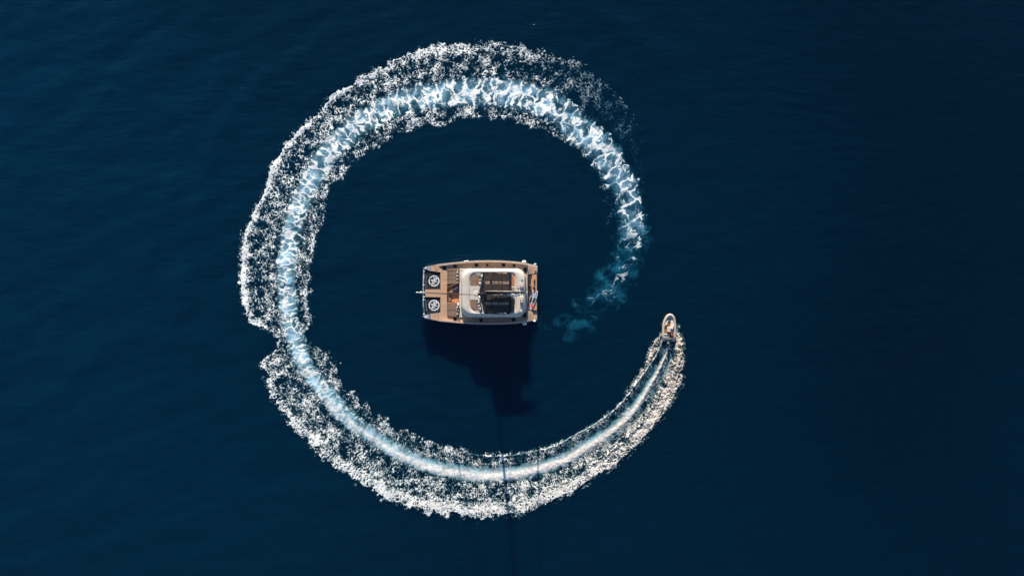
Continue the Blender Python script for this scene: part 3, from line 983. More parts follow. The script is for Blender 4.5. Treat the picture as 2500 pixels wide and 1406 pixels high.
# flybridge fittings
G().prism(QP([(988, 592), (1150, 592), (1150, 820), (988, 820)], 5.255), 5.085).build('fly_walkway', M['gelcoat'], boat, bevel=0.04)
G().ball(Q(1085, 716, 5.26), 0.50, 0.50, 0.05, 20, 8).build('mast_collar', M['gelcoat'], boat, smooth=True)
for cu, cv in ((1062, 632), (1062, 784)):
    G().ball(Q(cu, cv, 5.27), 0.06, 0.06, 0.04, 8, 5).build('deck_fitting', M['greytrim'], boat)
for pts in ([(990, 462), (1020, 428), (1062, 412), (1165, 404), (1165, 588), (990, 588)],
            [(990, 824), (1142, 824), (1142, 992), (1080, 992), (1030, 962), (1000, 930), (990, 890)]):
    sp = G().prism(QP(pts, 5.20), 5.085).build('fly_sunpad', M['cushion'], boat, bevel=0.06)
    vm = 0.5 * (min(p[1] for p in pts) + max(p[1] for p in pts))
    G().tube([Q(1096, min(p[1] for p in pts) + 12, 5.205), Q(1096, max(p[1] for p in pts) - 6, 5.205)], 0.02, 5).build('seam', M['fabric_dark'], sp)
G().prism(QP([(1064, 998), (1146, 998), (1146, 1020), (1064, 1020)], 5.22), 5.085).build('fly_locker', M['gelcoat'], boat, bevel=0.05)
G().prism(QP([(1078, 378), (1168, 378), (1168, 396), (1078, 396)], 5.20), 5.085).build('fly_locker', M['gelcoat'], boat, bevel=0.05)
G().prism(QP([(1668, 398), (1700, 420), (1712, 470), (1712, 592), (1668, 592)], 5.24), 5.085).build('fly_seat', M['orange'], boat, bevel=0.05)
G().prism(QP([(1668, 812), (1712, 812), (1712, 950), (1700, 1000), (1668, 1022)], 5.24), 5.085).build('fly_seat', M['cushion'], boat, bevel=0.05)
for v0, v1 in ((602, 682), (738, 802)):
    hc = G().prism(QP([(1668, v0), (1716, v0), (1716, v1), (1668, v1)], 5.5), 5.085, QP([(1660, v0), (1720, v0), (1720, v1), (1660, v1)], 5.085)).build('helm_console', M['gelcoat'], boat, bevel=0.06)
    G().prism(QP([(1674, v0 + 12), (1704, v0 + 12), (1704, v1 - 14), (1674, v1 - 14)], 5.53), 5.503).build('instrument_panel', M['fabric_grey'], hc)
    c = Q(1650, 0.5 * (v0 + v1), 5.35)
    g = G()
    g.tube([(c[0], c[1] + 0.36 * math.cos(t), c[2] + 0.36 * math.sin(t)) for t in [2 * PI * i / 20 for i in range(21)]], 0.02, 5)
    for i in range(3):
        t = 2 * PI * i / 3
        g.tube([c, (c[0], c[1] + 0.36 * math.cos(t), c[2] + 0.36 * math.sin(t))], 0.012, 5)
    g.build('steering_wheel', M['black'], hc)
# tracks and lockers on the after roof
for pts in ([(1752, 432), (1752, 680)], [(1750, 745), (1750, 968)], [(1788, 486), (1794, 630)], [(1790, 930), (1792, 1005)]):
    G().tube([Q(*pts[0], 5.275), Q(*pts[1], 5.275)], 0.06 if pts[0][0] < 1760 else 0.03, 6).build('sheet_track', M['teak_dark'], boat)
G().box(*[f(a, b) for a, b, f in ((Q(1770, 0, 5.3)[0], Q(1788, 0, 5.3)[0], lambda a, b: a), (Q(1770, 0, 5.3)[0], Q(1788, 0, 5.3)[0], lambda a, b: b))],
        Q(0, 638, 5.3)[1], Q(0, 620, 5.3)[1], 5.26, 5.34).build('winch_switch', M['black'], boat)
for v0, v1 in ((540, 622), (765, 862)):
    lk = G().prism(QP([(1804, v0), (1862, v0), (1862, v1), (1804, v1)], 5.72), 5.25).build('roof_locker', M['gelcoat'], boat, bevel=0.06)
    for uu in (1812, 1848):
        c = Q(uu, v0 + 58, 5.76)
        G().ball(c, 0.09, 0.09, 0.09, 8, 6).build('winch', M['black'], lk)
G().prism(QP([(1822, 482), (1850, 482), (1850, 520), (1822, 520)], 5.40), 5.25).build('roof_hatch', M['greytrim'], boat, bevel=0.03)
G().prism(QP([(1800, 1000), (1840, 1000), (1840, 1012), (1800, 1012)], 5.6), 5.2).build('roof_step', M['gelcoat'], boat, bevel=0.02)
# windscreen rail curving round the front of the flybridge
for vs_ in ((402, 470, 540, 610, 680), (750, 820, 890, 960, 1030)):
    pts = []
    for v in vs_:
        t = abs(v - 710) / 330.0
        pts.append(Q(1128 + 66 * t ** 0.8, v, 6.0))
    G().tube(pts, 0.055, 6).build('windscreen_rail', M['steel'], boat, smooth=True)
    g = G()
    gl = [Q(1128 + 66 * (abs(v - 710) / 330.0) ** 0.8 + 4, v, 5.95) for v in vs_]
    lo_ = [(p[0] - 0.15, p[1], 5.0) for p in gl]
    gl2 = [(p[0] + 0.02, p[1], p[2]) for p in gl]
    lo2 = [(p[0] + 0.02, p[1], p[2]) for p in lo_]
    g.loft([[a, b, c_, d_] for a, b, c_, d_ in zip(gl, gl2, lo2, lo_)], True, True, True)
    g.build('windscreen', M['glass'], boat)

# hard top over the flybridge
HZ = 7.3
left = [(1196, 366), (1190, 450), (1180, 540), (1166, 610), (1146, 668), (1140, 706), (1146, 744), (1166, 810), (1184, 890), (1200, 980), (1214, 1046)]
out = left[::-1] + [(1630, 364), (1656, 380), (1670, 420)] [0:0]
outline = left + [(1625, 1052), (1652, 1036), (1668, 1000), (1668, 410), (1654, 376), (1625, 362)]
ht = G().prism(QP(outline, HZ), HZ - 0.14).build('hard_top', M['darkpanel'], boat, bevel=0.05)
def grid_bars(u0, u1, v0, v1, du, dv):
    g = G()
    zz = HZ + 0.012
    u = u0
    while u <= u1:
        a, b = Q(u, v0, zz), Q(u, v1, zz)
        g.box(a[0] - 0.014, a[0] + 0.014, b[1], a[1], HZ + 0.003, zz + 0.015)
        u += du
    v = v0
    while v <= v1:
        a, b = Q(u0, v, zz), Q(u1, v, zz)
        g.box(a[0], b[0], a[1] - 0.014, a[1] + 0.014, HZ + 0.003, zz + 0.011)
        v += dv
    return g
for (u0, u1, v0, v1) in ((1225, 1335, 385, 505), (1352, 1500, 385, 505), (1516, 1622, 385, 505), (1225, 1335, 565, 662), (1352, 1500, 565, 662), (1516, 1622, 565, 662),
                         (1225, 1335, 752, 850), (1352, 1500, 752, 850), (1516, 1622, 752, 850), (1232, 1335, 902, 1020), (1352, 1500, 902, 1020), (1516, 1622, 902, 1020)):
    o = grid_bars(u0, u1, v0, v1, 15.5, 14.5).build('lattice_panel', M['lattice'], ht)
    o['kind'] = 'stuff'
for v, segs in ((522, ((1226, 1310), (1352, 1390), (1395, 1452), (1466, 1500), (1516, 1570), (1586, 1622))), (548, ((1226, 1310), (1352, 1386), (1395, 1452), (1466, 1500), (1518, 1622))),
                (864, ((1228, 1336), (1348, 1452), (1466, 1500), (1516, 1622))), (888, ((1228, 1336), (1348, 1452), (1466, 1500), (1516, 1622))),
                (381, ((1430, 1448), (1466, 1500), (1516, 1590))), (1032, ((1430, 1448), (1466, 1500), (1516, 1580)))):
    for u0, u1 in segs:
        G().prism(QP([(u0, v - 7), (u1, v - 7), (u1, v + 7), (u0, v + 7)], HZ + 0.04), HZ + 0.003).build('batten', M['batten'], ht)
# support posts with white feet
for cu, cv in ((1206, 376), (1640, 372), (1222, 1052), (1640, 1050), (1420, 366), (1430, 1050)):
    a, b = Q(cu, cv, 5.2), Q(cu, cv, HZ - 0.1)
    G().tube([(b[0], b[1], 5.2), b], 0.06, 8).build('hard_top_post', M['steel'], ht)
for cu, cv in ((1216, 1062), (1620, 1060), (1640, 1052)):
    G().ball(Q(cu, cv, 5.5), 0.16, 0.18, 0.2, 10, 6).build('post_foot', M['fender'], boat, smooth=True)

# mast, boom, sails and standing rigging
MB = Q(1238, 706, 5.2)
MASTH = 43.0
g = G()
g.tube([(MB[0], MB[1], 4.6), (MB[0], MB[1], 20), (MB[0] + 0.1, MB[1], 36), (MB[0] + 0.2, MB[1], MASTH)], [0.27, 0.25, 0.19, 0.12], 12)
mast = g.build('mast', M['black'], boat, smooth=True)
for z, hw in ((16.5, 2.6), (28.0, 2.1)):
    g = G()
    for s in (-1, 1):
        g.tube([(MB[0], MB[1], z), (MB[0] + 0.5, MB[1] + s * hw, z + 0.15)], [0.07, 0.035], 6)
    g.build('spreader', M['black'], mast)
G().ball((MB[0] + 0.1, MB[1], MASTH + 0.12), 0.16, 0.10, 0.10, 10, 6).build('masthead', M['gelcoat'], mast, smooth=True)
G().ball((MB[0] - 0.45, MB[1], 14.0), 0.2, 0.2, 0.14, 12, 8).build('radar_dome', M['gelcoat'], mast, smooth=True)
g = G()
b0, b1 = Q(1246, 700, 7.95), Q(1904, 694, 8.15)
mid = [tuple(b0[i] + (b1[i] - b0[i]) * t for i in range(3)) for t in (0, 0.1, 0.3, 0.55, 0.8, 0.95, 1.0)]
g.tube(mid, [0.13, 0.17, 0.23, 0.24, 0.19, 0.12, 0.07], 10)
boom = g.build('boom', M['black'], boat, smooth=True)
G().ball(Q(1914, 697, 8.15), 0.16, 0.16, 0.14, 10, 6).build('boom_end', M['fender'], boom, smooth=True)


def wavy(u0, u1, v0, v1, z, r, n_, seed, flat=1.0):
    rnd = random.Random(seed)
    g = G()
    pts, rr = [], []
    for i in range(n_ + 1):
        t = i / n_
        env = math.sin(PI * min(max(t, 0.03), 0.97)) ** 0.35
        p = Q(u0 + (u1 - u0) * t, v0 + (v1 - v0) * t + rnd.uniform(-3, 3), z + rnd.uniform(-0.05, 0.05))
        pts.append(p)
        rr.append(r * env * rnd.uniform(0.75, 1.15))
    g.tube(pts, rr, 10, True, flat)
    return g


wavy(1232, 1860, 676, 682, 8.25, 0.13, 30, 3, 4.2).build('sail_cover', M['sailcover'], boom, smooth=True)
wavy(1236, 1640, 736, 730, 8.15, 0.17, 26, 5, 3.0).build('furled_mainsail', M['sailcover'], boom, smooth=True)
wavy(1570, 1800, 722, 736, 8.15, 0.33, 18, 8, 1.3).build('folded_sail', M['sail'], boom, smooth=True)
# stays
HD = (MB[0] + 0.15, MB[1], MASTH - 0.6)
g = G()
p0 = Q(250, 704, 2.7)
pts = [tuple(p0[i] + (HD[i] - p0[i]) * t for i in range(3)) for t in (0, 0.04, 0.3, 0.7, 0.94, 1.0)]
g.tube(pts, [0.03, 0.085, 0.10, 0.08, 0.04, 0.02], 8)
g.build('furled_jib', M['black'], boat, smooth=True)
g = G()
g.tube([Q(122, 696, 2.85), HD], 0.025, 6)
g.build('forestay', M['greytrim'], boat)
for v, s in ((310, 1), (1092, -1)):
    for cu, top, sp in ((1372, 42.0, True), (1400, 28.2, False)):
        base = Q(cu, v, 2.9 if v > 1000 else 2.9)
        g = G()
        path = [base]
        if sp:
            path.append((MB[0] + 0.5, MB[1] + s * 2.6, 16.65))
            path.append((MB[0] + 0.5, MB[1] + s * 2.1, 28.15))
        path.append((MB[0] + 0.1, MB[1], top))
        g.tube(path, 0.022, 6)
        g.build('shroud', M['steel'], boat)
g = G()
g.tube([b1, (MB[0] + 0.25, MB[1], MASTH - 0.3)], 0.11, 8)
g.build('topping_lift', M['black'], boat)

# side-deck hatches
for (u0, v0, u1, v1) in ((537, 270, 597, 324), (718, 248, 772, 290), (1064, 226, 1120, 270), (1254, 232, 1288, 264), (1508, 226, 1562, 270), (1690, 238, 1726, 274),
                         (718, 1106, 770, 1156), (1140, 1122, 1194, 1178), (1672, 1114, 1726, 1170)):
    hf = G().prism(QP([(u0 - 3, v0 - 3), (u1 + 3, v0 - 3), (u1 + 3, v1 + 3), (u0 - 3, v1 + 3)], DZ + 0.03), DZ + 0.003).build('deck_hatch', M['greytrim'], boat)
    G().prism(QP([(u0, v0), (u1, v0), (u1, v1), (u0, v1)], DZ + 0.05), DZ + 0.033).build('hatch_glass', M['glass'], hf)
# stairwells to the hulls at the stern, with dark openings
for (u0, v0, u1, v1) in ((1862, 298, 1914, 378), (1852, 1024, 1908, 1108)):
    G().prism(QP([(u0 - 4, v0 - 4), (u1 + 4, v0 - 4), (u1 + 4, v1 + 4), (u0 - 4, v1 + 4)], DZ + 0.05), DZ + 0.003).build('stern_hatch', M['greytrim'], boat)
    G().prism(QP([(u0, v0), (u1, v0), (u1, v1), (u0, v1)], DZ + 0.07), DZ + 0.053).build('hatch_glass', M['glass'], boat)
# ridged after side decks
for v0, v1 in ((216, 292), (1114, 1176)):
    for uu in (1770, 1785, 1800, 1815, 1830):
        G().prism(QP([(uu, v0 + 16), (uu + 6, v0 + 16), (uu + 6, v1), (uu, v1)], DZ + 0.02), DZ + 0.003).build('tread_strip', M['navy'], boat)

# transom steps
for TO, TI, s in ((TOP_O, TOP_I, 1), (BOT_O, BOT_I, -1)):
    zs = [2.15, 1.75, 1.35, 1.0]
    us = [1931, 1952, 1974, 1996, 2018]
    for i in range(4):
        pts = [(us[i], lin(TO, us[i]) + 4 * s), (us[i + 1] - 1, lin(TO, us[i + 1]) + 4 * s), (us[i + 1] - 1, lin(TI, us[i + 1]) - 3 * s), (us[i], lin(TI, us[i]) - 3 * s)]
        st = G().prism(QP(pts, zs[i]), 0.56).build('transom_step', M['gelcoat'], boat)
        pts = [(us[i] + 2, lin(TO, us[i]) + 9 * s), (us[i + 1] - 5, lin(TO, us[i + 1]) + 9 * s), (us[i + 1] - 5, lin(TI, us[i + 1]) - 8 * s), (us[i] + 2, lin(TI, us[i]) - 8 * s)]
        G().prism(QP(pts, zs[i] + 0.02), zs[i] + 0.003).build('step_tread', M['teak'], st)
    a, b = lin(TO, 2020) + 4 * s, lin(TI, 2050) - 3 * s
    pts = [(2018, a), (2062, a + 8 * s), (2080, a + 24 * s), (2088, b - 24 * s), (2084, b), (2018, b)]
    tp = G().prism(QP(pts, 0.74), 0.56).build('transom_platform', M['gelcoat'], boat, bevel=0.05)
    pts = [(2020, a + 6 * s), (2060, a + 13 * s), (2074, a + 27 * s), (2078, b - 27 * s), (2076, b - 5 * s), (2020, b - 5 * s)]
    G().prism(QP(pts, 0.765), 0.743).build('step_tread', M['teak'], tp)
# swimming platform between the hulls
PZ = 1.05
pl = G().prism(QP([(1916, 418), (2082, 398), (2082, 996), (1916, 984)], PZ), 0.8).build('swim_platform', M['greytrim'], boat, bevel=0.03)
G().prism(QP([(1922, 426), (2076, 408), (2076, 984), (1922, 974)], PZ + 0.03), PZ + 0.004).build('platform_deck', M['teak_warm'], pl)
G().prism(QP([(2050, 700), (2074, 700), (2074, 716), (2050, 716)], PZ + 0.158), PZ + 0.034).build('board_chock', M['fabric_dark'], boat)
G().prism(QP([(1905, 412), (1916, 412), (1916, 990), (1905, 990)], DZ + 0.05), 1.1).build('aft_coaming', M['gelcoat'], boat, bevel=0.02)
G().prism(QP([(1918, 470), (1936, 470), (1936, 985), (1918, 985)], PZ + 0.35), PZ + 0.034).build('aft_bench', M['fabric_dark'], boat, bevel=0.04)


# ------------------------------------------------------------------ loose things on the catamaran
def wq(u, v, z):
    p = Q(u, v, z)
    return Vector((p[0] + BOAT.x, p[1] + BOAT.y, z))


def pillow_mesh(name, m):
    n_ = 8
    v, f = [], []
    for sgn in (1, -1):
        for i in range(n_ + 1):
            for j in range(n_ + 1):
                a, b = -1 + 2 * i / n_, -1 + 2 * j / n_
                e = (1 - a ** 4) * (1 - b ** 4)
                pin = 1 - 0.10 * (1 - abs(a * b))
                v.append((0.33 * a * (pin if abs(a) > 0.9 else 1), 0.33 * b, sgn * 0.11 * e ** 0.6 if e > 0 else 0))
    K = (n_ + 1) ** 2
    for s in (0, 1):
        for i in range(n_):
            for j in range(n_):
                q_ = [i * (n_ + 1) + j, (i + 1) * (n_ + 1) + j, (i + 1) * (n_ + 1) + j + 1, i * (n_ + 1) + j + 1]
                f.append(tuple(s * K + k_ for k_ in (q_ if s == 0 else q_[::-1])))
    me = bpy.data.meshes.new(name)
    me.from_pydata(v, [], f)
    bm = bmesh.new(); bm.from_mesh(me)
    bmesh.ops.remove_doubles(bm, verts=bm.verts, dist=0.001)
    bmesh.ops.recalc_face_normals(bm, faces=bm.faces)
    bm.to_mesh(me); bm.free()
    for p in me.polygons:
        p.use_smooth = True
    me.materials.append(m)
    return me


pm = pillow_mesh('scatter_cushion', M['pillow'])
pmw = pillow_mesh('scatter_cushion', M['pillow_white'])
ORD = ['first', 'second', 'third', 'fourth', 'fifth']


def pillow(u, v, z, tilt, rz, white, label, grp):
    o = bpy.data.objects.new('scatter_cushion', pmw if white else pm)
    o.location = wq(u, v, z)
    o.rotation_euler = (0, tilt, rz)
    C.objects.link(o)
    tag(o, label, 'cushion', grp)


rows = [('bow sunpad above the cockpit', [(784, 368), (784, 420), (783, 474), (786, 528)], DZ + 0.44, 0.9),
        ('bow sunpad below the cockpit', [(794, 892), (784, 936), (784, 992), (786, 1044)], DZ + 0.44, 0.9),
        ('flybridge sunpad above the walkway', [(1150, 436), (1158, 488), (1160, 540)], 5.42, 0.9),
        ('flybridge sunpad below the walkway', [(1136, 852), (1140, 906), (1146, 962)], 5.42, 0.8)]
for where, spots, z, tilt in rows:
    for i, (u, v) in enumerate(spots):
        wh = (where.startswith('bow sunpad below') and i == 0) or (where.startswith('flyb') and i == 2)
        pillow(u, v, z, -tilt + random.uniform(-0.15, 0.15), random.uniform(-0.5, 0.5), wh,
               f'{"plain white" if wh else "black and white"} cushion, {ORD[i]} from top on {where}', 'cushions leaning along the sunpads')


# paddle boards
def board(label, nose, tail_, wd, z):
    a, b = wq(*nose, z), wq(*tail_, z)
    ln = (b - a).length
    ang = math.atan2((b - a).y, (b - a).x)
    root = empty('paddle_board', (a.x, a.y, z), ang)
    tag(root, label, 'paddle board', 'paddle boards on the swim platform')

    def half(t):
        return wd * 0.5 * (max(0.0, 1 - abs(2 * t - 1.04) ** 2.6)) ** 0.62 if 0 < t < 1 else 0.0

    def shape(t0, t1, k_, z0, z1, n_=16):
        ts = [t0 + (t1 - t0) * i / n_ for i in range(n_ + 1)]
        up = [(ln * t, max(half(t) * k_, 0.012), z1) for t in ts]
        dn = [(ln * t, -max(half(t) * k_, 0.012), z1) for t in reversed(ts)]
        return G().prism(up + dn, z0)
    shape(0.0, 1.0, 1.0, 0.0, 0.11, 28).build('deck', M['boardwhite'], root, bevel=0.03)
    shape(0.08, 0.36, 0.72, 0.112, 0.118).build('nose_graphic', M['boardblue'], root)
    shape(0.38, 0.64, 0.74, 0.112, 0.125).build('grip_pad', M['boardpad'], root)
    shape(0.655, 0.72, 0.76, 0.112, 0.120).build('middle_band', M['fabric_grey'], root)
    shape(0.73, 0.92, 0.80, 0.112, 0.125).build('tail_graphic', M['boardred'], root)


board('white and blue paddle board with red tail, nearest the coach roof', (2022, 654), (1944, 974), 0.62, PZ + 0.036)
board('white and blue paddle board with red tail, nearest the stern edge', (2092, 664), (1976, 978), 0.68, PZ + 0.16)

# fenders hanging on the sides
def fender(label, u, v, z, r, horiz):
    root = empty('fender', wq(u, v, z))
    tag(root, label, 'fender', 'white fenders along the hull sides')
    g = G()
    g.ball((0, 0, 0), r * (1.5 if horiz else 1), r, r * (1 if horiz else 1.4), 14, 10, 0.8)
    g.build('body', M['fender'], root, smooth=True)
    G().tube([(0, 0, r), (0.05, 0, r + 0.5)], 0.015, 5).build('rope', M['sailcover'], root)


fender('round white fender on the upper hull side near the stern steps', 1872, 196, 2.7, 0.30, True)
fender('round white fender on the lower hull side near the stern steps', 1880, 1204, 2.0, 0.30, True)
fender('small white fender on the upper cap rail, nearest the bow', 904, 190, 3.0, 0.16, True)
fender('small white fender on the upper cap rail, second from the bow', 944, 186, 3.0, 0.18, True)
fender('small white fender on the lower hull side at the stern corner', 2040, 1164, 0.8, 0.2, True)
fender('small white fender on the upper hull side at the stern corner', 2052, 236, 1.4, 0.18, True)


# ------------------------------------------------------------------ people
def person(label, loc, rz, pose, shirt, shorts):
    root = empty('person', loc, rz)
    tag(root, label, 'person')
    V, E, Rr = [], [], []

    def jt(p, r, par=None):
        V.append(p); Rr.append(r)
        if par is not None:
            E.append((par, len(V) - 1))
        return len(V) - 1
    if pose == 'stand':
        hz = 0.92
        pel = jt((0, 0, hz), 0.15)
        knees = [((0.03, s * 0.12, 0.50), (-0.01, s * 0.13, 0.09), (0.15, s * 0.15, 0.035)) for s in (-1, 1)]
        lean = 0.05
        hands = [((0.08, s * 0.27, 1.18), (0.30, s * 0.20, 1.12)) for s in (-1, 1)]
    else:
        hz = 0.16
        pel = jt((0, 0, hz), 0.15)
        knees = [((0.36, s * 0.16, 0.44), (0.62, s * 0.13, 0.09), (0.78, s * 0.15, 0.06)) for s in (-1, 1)]
        lean = -0.02
        hands = [((-0.08, s * 0.28, hz + 0.27), (0.20, s * 0.24, hz + 0.20)) for s in (-1, 1)]
    sp = jt((lean * 0.5, 0, hz + 0.22), 0.135, pel)
    ch = jt((lean, 0, hz + 0.42), 0.15, sp)
    nk = jt((lean + 0.01, 0, hz + 0.57), 0.055, ch)
    hd = jt((lean + 0.04, 0, hz + 0.68), 0.095, nk)
    jt((lean + 0.03, 0, hz + 0.78), 0.085, hd)
    for s, (kn, an, toe) in zip((-1, 1), knees):
        hp = jt((0.0, s * 0.10, hz - 0.03), 0.10, pel)
        k_ = jt(kn, 0.062, hp)
        a = jt(an, 0.042, k_)
        jt(toe, 0.04, a)
    for s, (el, wr) in zip((-1, 1), hands):
        sh = jt((lean, s * 0.19, hz + 0.50), 0.065, ch)
        e = jt(el, 0.044, sh)
        w_ = jt(wr, 0.028, e)
        d = (Vector(wr) - Vector(el)).normalized()
        side = Vector((0, 0, 1)).cross(d).normalized()
        palm = Vector(wr) + d * 0.07
        pa = jt(tuple(palm), 0.034, w_)
        for i_, L_ in enumerate((0.075, 0.085, 0.08, 0.06)):
            off = side * (0.026 * (i_ - 1.5))
            k1 = jt(tuple(palm + d * 0.045 + off), 0.010, pa)
            jt(tuple(palm + d * (0.045 + L_ * 0.6) + off + Vector((0, 0, -0.03))), 0.009, k1)
        jt(tuple(Vector(wr) + d * 0.06 - side * s * 0.055 + Vector((0, 0, -0.01))), 0.011, pa)
    me = bpy.data.meshes.new('body')
    me.from_pydata(V, E, [])
    o = bpy.data.objects.new('body', me)
    C.objects.link(o)
    o.modifiers.new('skin', 'SKIN')
    sl = me.skin_vertices[0].data
    for i, r in enumerate(Rr):
        sl[i].radius = (r, r)
    sl[0].use_root = True
    o.modifiers.new('sub', 'SUBSURF').levels = 2
    o.modifiers['sub'].render_levels = 2
    dg = bpy.context.evaluated_depsgraph_get()
    ev = o.evaluated_get(dg)
    nm = bpy.data.meshes.new_from_object(ev)
    bpy.data.objects.remove(o)
    nm.name = 'body'
    nm.materials.clear()
    for m_ in (M['skin'], shirt, shorts):
        nm.materials.append(m_)
    for p in nm.polygons:
        c = p.center
        p.use_smooth = True
        arm_out = abs(c.y) > 0.215 or (c.x > 0.21 and c.z > hz + 0.08 and pose == 'stand')
        if c.z > hz + 0.56 or (arm_out and c.z < hz + 0.40):
            p.material_index = 0
        elif c.z > hz + 0.04 and not (pose == 'sit' and c.x > 0.18):
            p.material_index = 1
        elif (pose == 'stand' and c.z > 0.55) or (pose == 'sit' and c.x < 0.28):
            p.material_index = 2
        else:
            p.material_index = 0
    b = bpy.data.objects.new('body', nm)
    C.objects.link(b)
    b.parent = root
    g = G()
    hc = Vector((lean + 0.025, 0, hz + 0.745))
    g.ball((hc.x - 0.012, 0, hc.z + 0.025), 0.105, 0.098, 0.10, 12, 8)
    g.build('hair', M['hair'], root, smooth=True)
    g = G()
    g.ball((hc.x + 0.105, 0, hc.z - 0.045), 0.02, 0.014, 0.024, 8, 6)
    g.build('nose', M['skin'], root, smooth=True)
    for s in (-1, 1):
        G().ball((hc.x + 0.092, s * 0.034, hc.z - 0.02), 0.012, 0.014, 0.010, 8, 6).build('eye', M['black'], root)
        G().ball((hc.x - 0.01, s * 0.098, hc.z - 0.03), 0.022, 0.012, 0.03, 8, 6).build('ear', M['skin'], root, smooth=True)
    G().ball((hc.x + 0.092, 0, hc.z - 0.085), 0.012, 0.025, 0.007, 8, 5).build('mouth', M['fabric_red'], root)
    return root


person('person in dark clothes sitting on the teak swim platform', wq(1968, 596, PZ + 0.03), math.radians(-75), 'sit', M['fabric_dark'], M['fabric_dark'])


# soft bags and a towel on the platform
def bag(label, u, v, rx, ry, rz_, rot, m):
    root = empty('soft_bag', wq(u, v, PZ + 0.034), rot)
    tag(root, label, 'bag', 'soft bags on the swim platform')
    G().ball((0, 0, rz_ * 0.8), rx, ry, rz_, 14, 10, 0.75).build('body', m, root, smooth=True)
    pts = [(-rx * 0.6, 0, rz_ * 1.5), (-rx * 0.3, 0, rz_ * 2.0), (rx * 0.3, 0, rz_ * 2.0), (rx * 0.6, 0, rz_ * 1.5)]
    G().tube(pts, 0.018, 5).build('handle', M['greytrim'], root)


bag('dark rounded soft bag on the platform beside the paddle board noses', 2036, 616, 0.34, 0.22, 0.20, 1.4, M['fabric_dark'])
bag('dark soft bag on the platform near the upper stern corner', 2040, 505, 0.32, 0.16, 0.18, 1.2, M['fabric_dark'])
bag('red soft bag on the platform beside the seated person', 1942, 626, 0.14, 0.26, 0.12, 0.2, M['fabric_red'])
bag('red soft bag on the platform beside the paddle board rails', 1944, 742, 0.15, 0.22, 0.12, 0.0, M['fabric_red'])


# ------------------------------------------------------------------ the tender
TEND = at(1633, 805)
tender = empty('motor_tender', TEND)
tag(tender, 'small cream inflatable motorboat with teak floor and black outboard at the head of the wake', 'motorboat')


def TQ(u, v, z):
    p = at(1600 + u / 12.785, 755 + v / 12.785, z)
    return (p.x - TEND.x, p.y - TEND.y, z)


def TP(pts, z):
    return [TQ(u, v, z) for u, v in pts]


path = [(246, 985), (247, 850), (248, 700), (254, 560), (268, 450), (296, 350), (342, 258), (396, 196), (458, 172), (520, 196), (566, 258), (592, 350), (604, 450), (606, 560), (606, 700), (602, 850), (596, 985)]
zz = [0.46, 0.47, 0.5, 0.54, 0.6, 0.68, 0.76, 0.82, 0.85, 0.82, 0.76, 0.68, 0.6, 0.54, 0.5, 0.47, 0.46]
rr = [0.14, 0.26] + [0.27] * 13 + [0.26, 0.14]
G().tube([TQ(u, v, z) for (u, v), z in zip(path, zz)], rr, 14).build('inflatable_tube', M['tube'], tender, smooth=True)
G().tube([TQ(u + (u - 425) * 0.19 * (1 if v > 300 else 0.75), v - (36 if v < 200 else (20 if v < 300 else 0)), z + 0.02) for (u, v), z in zip(path[1:-1], zz[1:-1])], 0.035, 6).build('rubbing_strake', M['greytrim'], tender, smooth=True)
# rigid V hull
rings = []
for v, hw, zk, zt in ((985, 165, -0.15, 0.42), (700, 165, -0.2, 0.42), (450, 150, -0.15, 0.45), (300, 105, 0.1, 0.55), (200, 35, 0.55, 0.75)):
    rings.append([TQ(426 - hw, v, zt), TQ(426 - hw * 0.9, v, zt * 0.5), TQ(428, v, zk), TQ(430 + hw * 0.9, v, zt * 0.5), TQ(430 + hw, v, zt)])
G().loft(rings, True, True, True).build('rigid_hull', M['gelcoat'], tender)
G().prism(TP([(286, 915), (560, 915), (566, 560), (556, 400), (520, 280), (350, 280), (308, 400), (290, 560)], 0.50), 0.46).build('cockpit_floor', M['tenderteak'], tender)
bl = G().prism(TP([(392, 200), (520, 200), (540, 256), (376, 256)], 0.92), 0.6).build('bow_locker', M['cream'], tender, bevel=0.03)
G().prism(TP([(416, 188), (502, 188), (502, 240), (416, 240)], 0.95), 0.923).build('bow_step', M['tenderteak'], bl)
G().prism(TP([(350, 262), (548, 262), (560, 340), (500, 330), (400, 330), (330, 350)], 0.66), 0.5).build('bow_seat', M['navy'], tender, bevel=0.03)
G().prism(TP([(300, 505), (322, 505), (372, 470), (408, 352), (372, 345), (322, 420)], 0.80), 0.5).build('bow_cushion', M['cream'], tender, bevel=0.04)
G().prism(TP([(482, 352), (548, 345), (576, 430), (582, 545), (480, 545)], 0.80), 0.5).build('bow_cushion', M['cream'], tender, bevel=0.04)
for pts in ([(282, 545), (300, 545), (300, 610), (282, 610)], [(570, 545), (592, 545), (592, 625), (570, 625)]):
    G().prism(TP(pts, 0.90), 0.74).build('tube_step', M['tenderteak'], tender, bevel=0.02)
co = G().prism(TP([(368, 560), (548, 560), (548, 708), (368, 708)], 1.30), 0.5, TP([(360, 550), (555, 550), (555, 712), (360, 712)], 0.5)).build('helm_console', M['gelcoat'], tender, bevel=0.06)
G().prism(TP([(470, 556), (556, 566), (548, 615), (478, 605)], 1.52), 1.303, TP([(470, 546), (556, 556), (556, 620), (470, 612)], 1.303)).build('windscreen', M['fender'], co, bevel=0.02)
g = G()
c = TQ(508, 720, 1.22)
g.tube([(c[0] + 0.19 * math.cos(t), c[1] + 0.05 * math.sin(t), c[2] + 0.19 * math.sin(t)) for t in [2 * PI * i / 16 for i in range(17)]], 0.018, 5)
g.tube([(c[0] - 0.19, c[1], c[2]), (c[0] + 0.19, c[1], c[2])], 0.012, 5)
g.build('steering_wheel', M['black'], co)
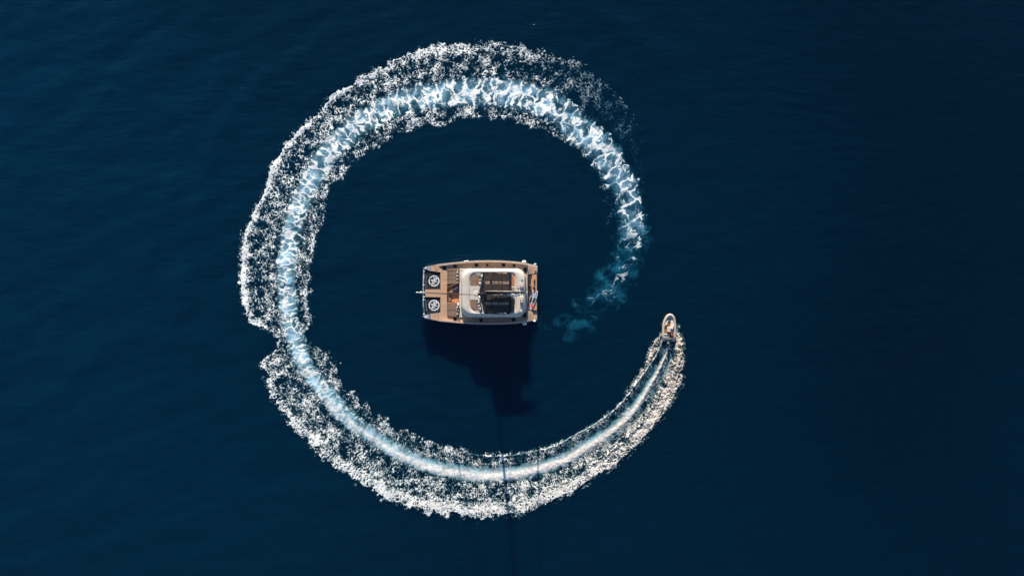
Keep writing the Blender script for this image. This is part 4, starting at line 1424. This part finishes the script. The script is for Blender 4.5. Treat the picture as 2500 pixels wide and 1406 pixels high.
G().prism(TP([(482, 640), (545, 640), (545, 700), (482, 700)], 1.325), 1.303).build('instrument_panel', M['fabric_grey'], co)
be = G().prism(TP([(272, 800), (442, 800), (442, 880), (272, 880)], 0.92), 0.5).build('stern_bench', M['cream'], tender, bevel=0.05)
G().prism(TP([(272, 776), (442, 776), (442, 798), (272, 798)], 1.05), 0.5).build('bench_back', M['cream'], be, bevel=0.04)
tr = G().prism(TP([(268, 922), (560, 922), (552, 1010), (280, 1010)], 0.62), 0.30).build('stern_platform', M['navy'], tender, bevel=0.04)
for u0 in (306, 458):
    G().prism(TP([(u0, 944), (u0 + 44, 944), (u0 + 44, 1002), (u0, 1002)], 0.645), 0.623).build('platform_tread', M['tenderteak'], tr)
G().prism(TP([(268, 904), (560, 904), (560, 922), (268, 922)], 0.86), 0.3).build('transom', M['gelcoat'], tender, bevel=0.03)
ob = empty('outboard', (0, 0, 0))
bpy.data.objects.remove(ob)
g = G()
g.loft([rr_ for rr_ in [[TQ(400 + k_ * 44 * math.cos(t), 1088 + k_ * 74 * math.sin(t), z) for t in [2 * PI * i / 16 for i in range(16)]]
                        for k_, z in ((0.75, 0.55), (1.0, 0.7), (1.0, 1.05), (0.85, 1.25), (0.45, 1.33))]], True, True, True)
om = g.build('outboard_motor', M['black'], tender, smooth=True)
G().prism(TP([(370, 1048), (430, 1048), (424, 1066), (376, 1066)], 1.345), 1.30).build('motor_badge', M['fender'], om)
g = G()
g.prism(TP([(385, 1075), (415, 1075), (415, 1120), (385, 1120)], 0.6), -0.4)
g.tube([TQ(400, 1070, -0.3), TQ(400, 1130, -0.3)], 0.07, 8)
g.build('motor_leg', M['black'], om)
G().prism(TP([(380, 1010), (420, 1010), (420, 1050), (380, 1050)], 0.8), 0.45).build('motor_bracket', M['greytrim'], om)
person('person in a red shirt and black shorts standing at the tender helm', (TEND.x + TQ(498, 790, 0.5)[0], TEND.y + TQ(498, 790, 0.5)[1], 0.50), PI / 2, 'stand', M['fabric_red'], M['fabric_dark'])
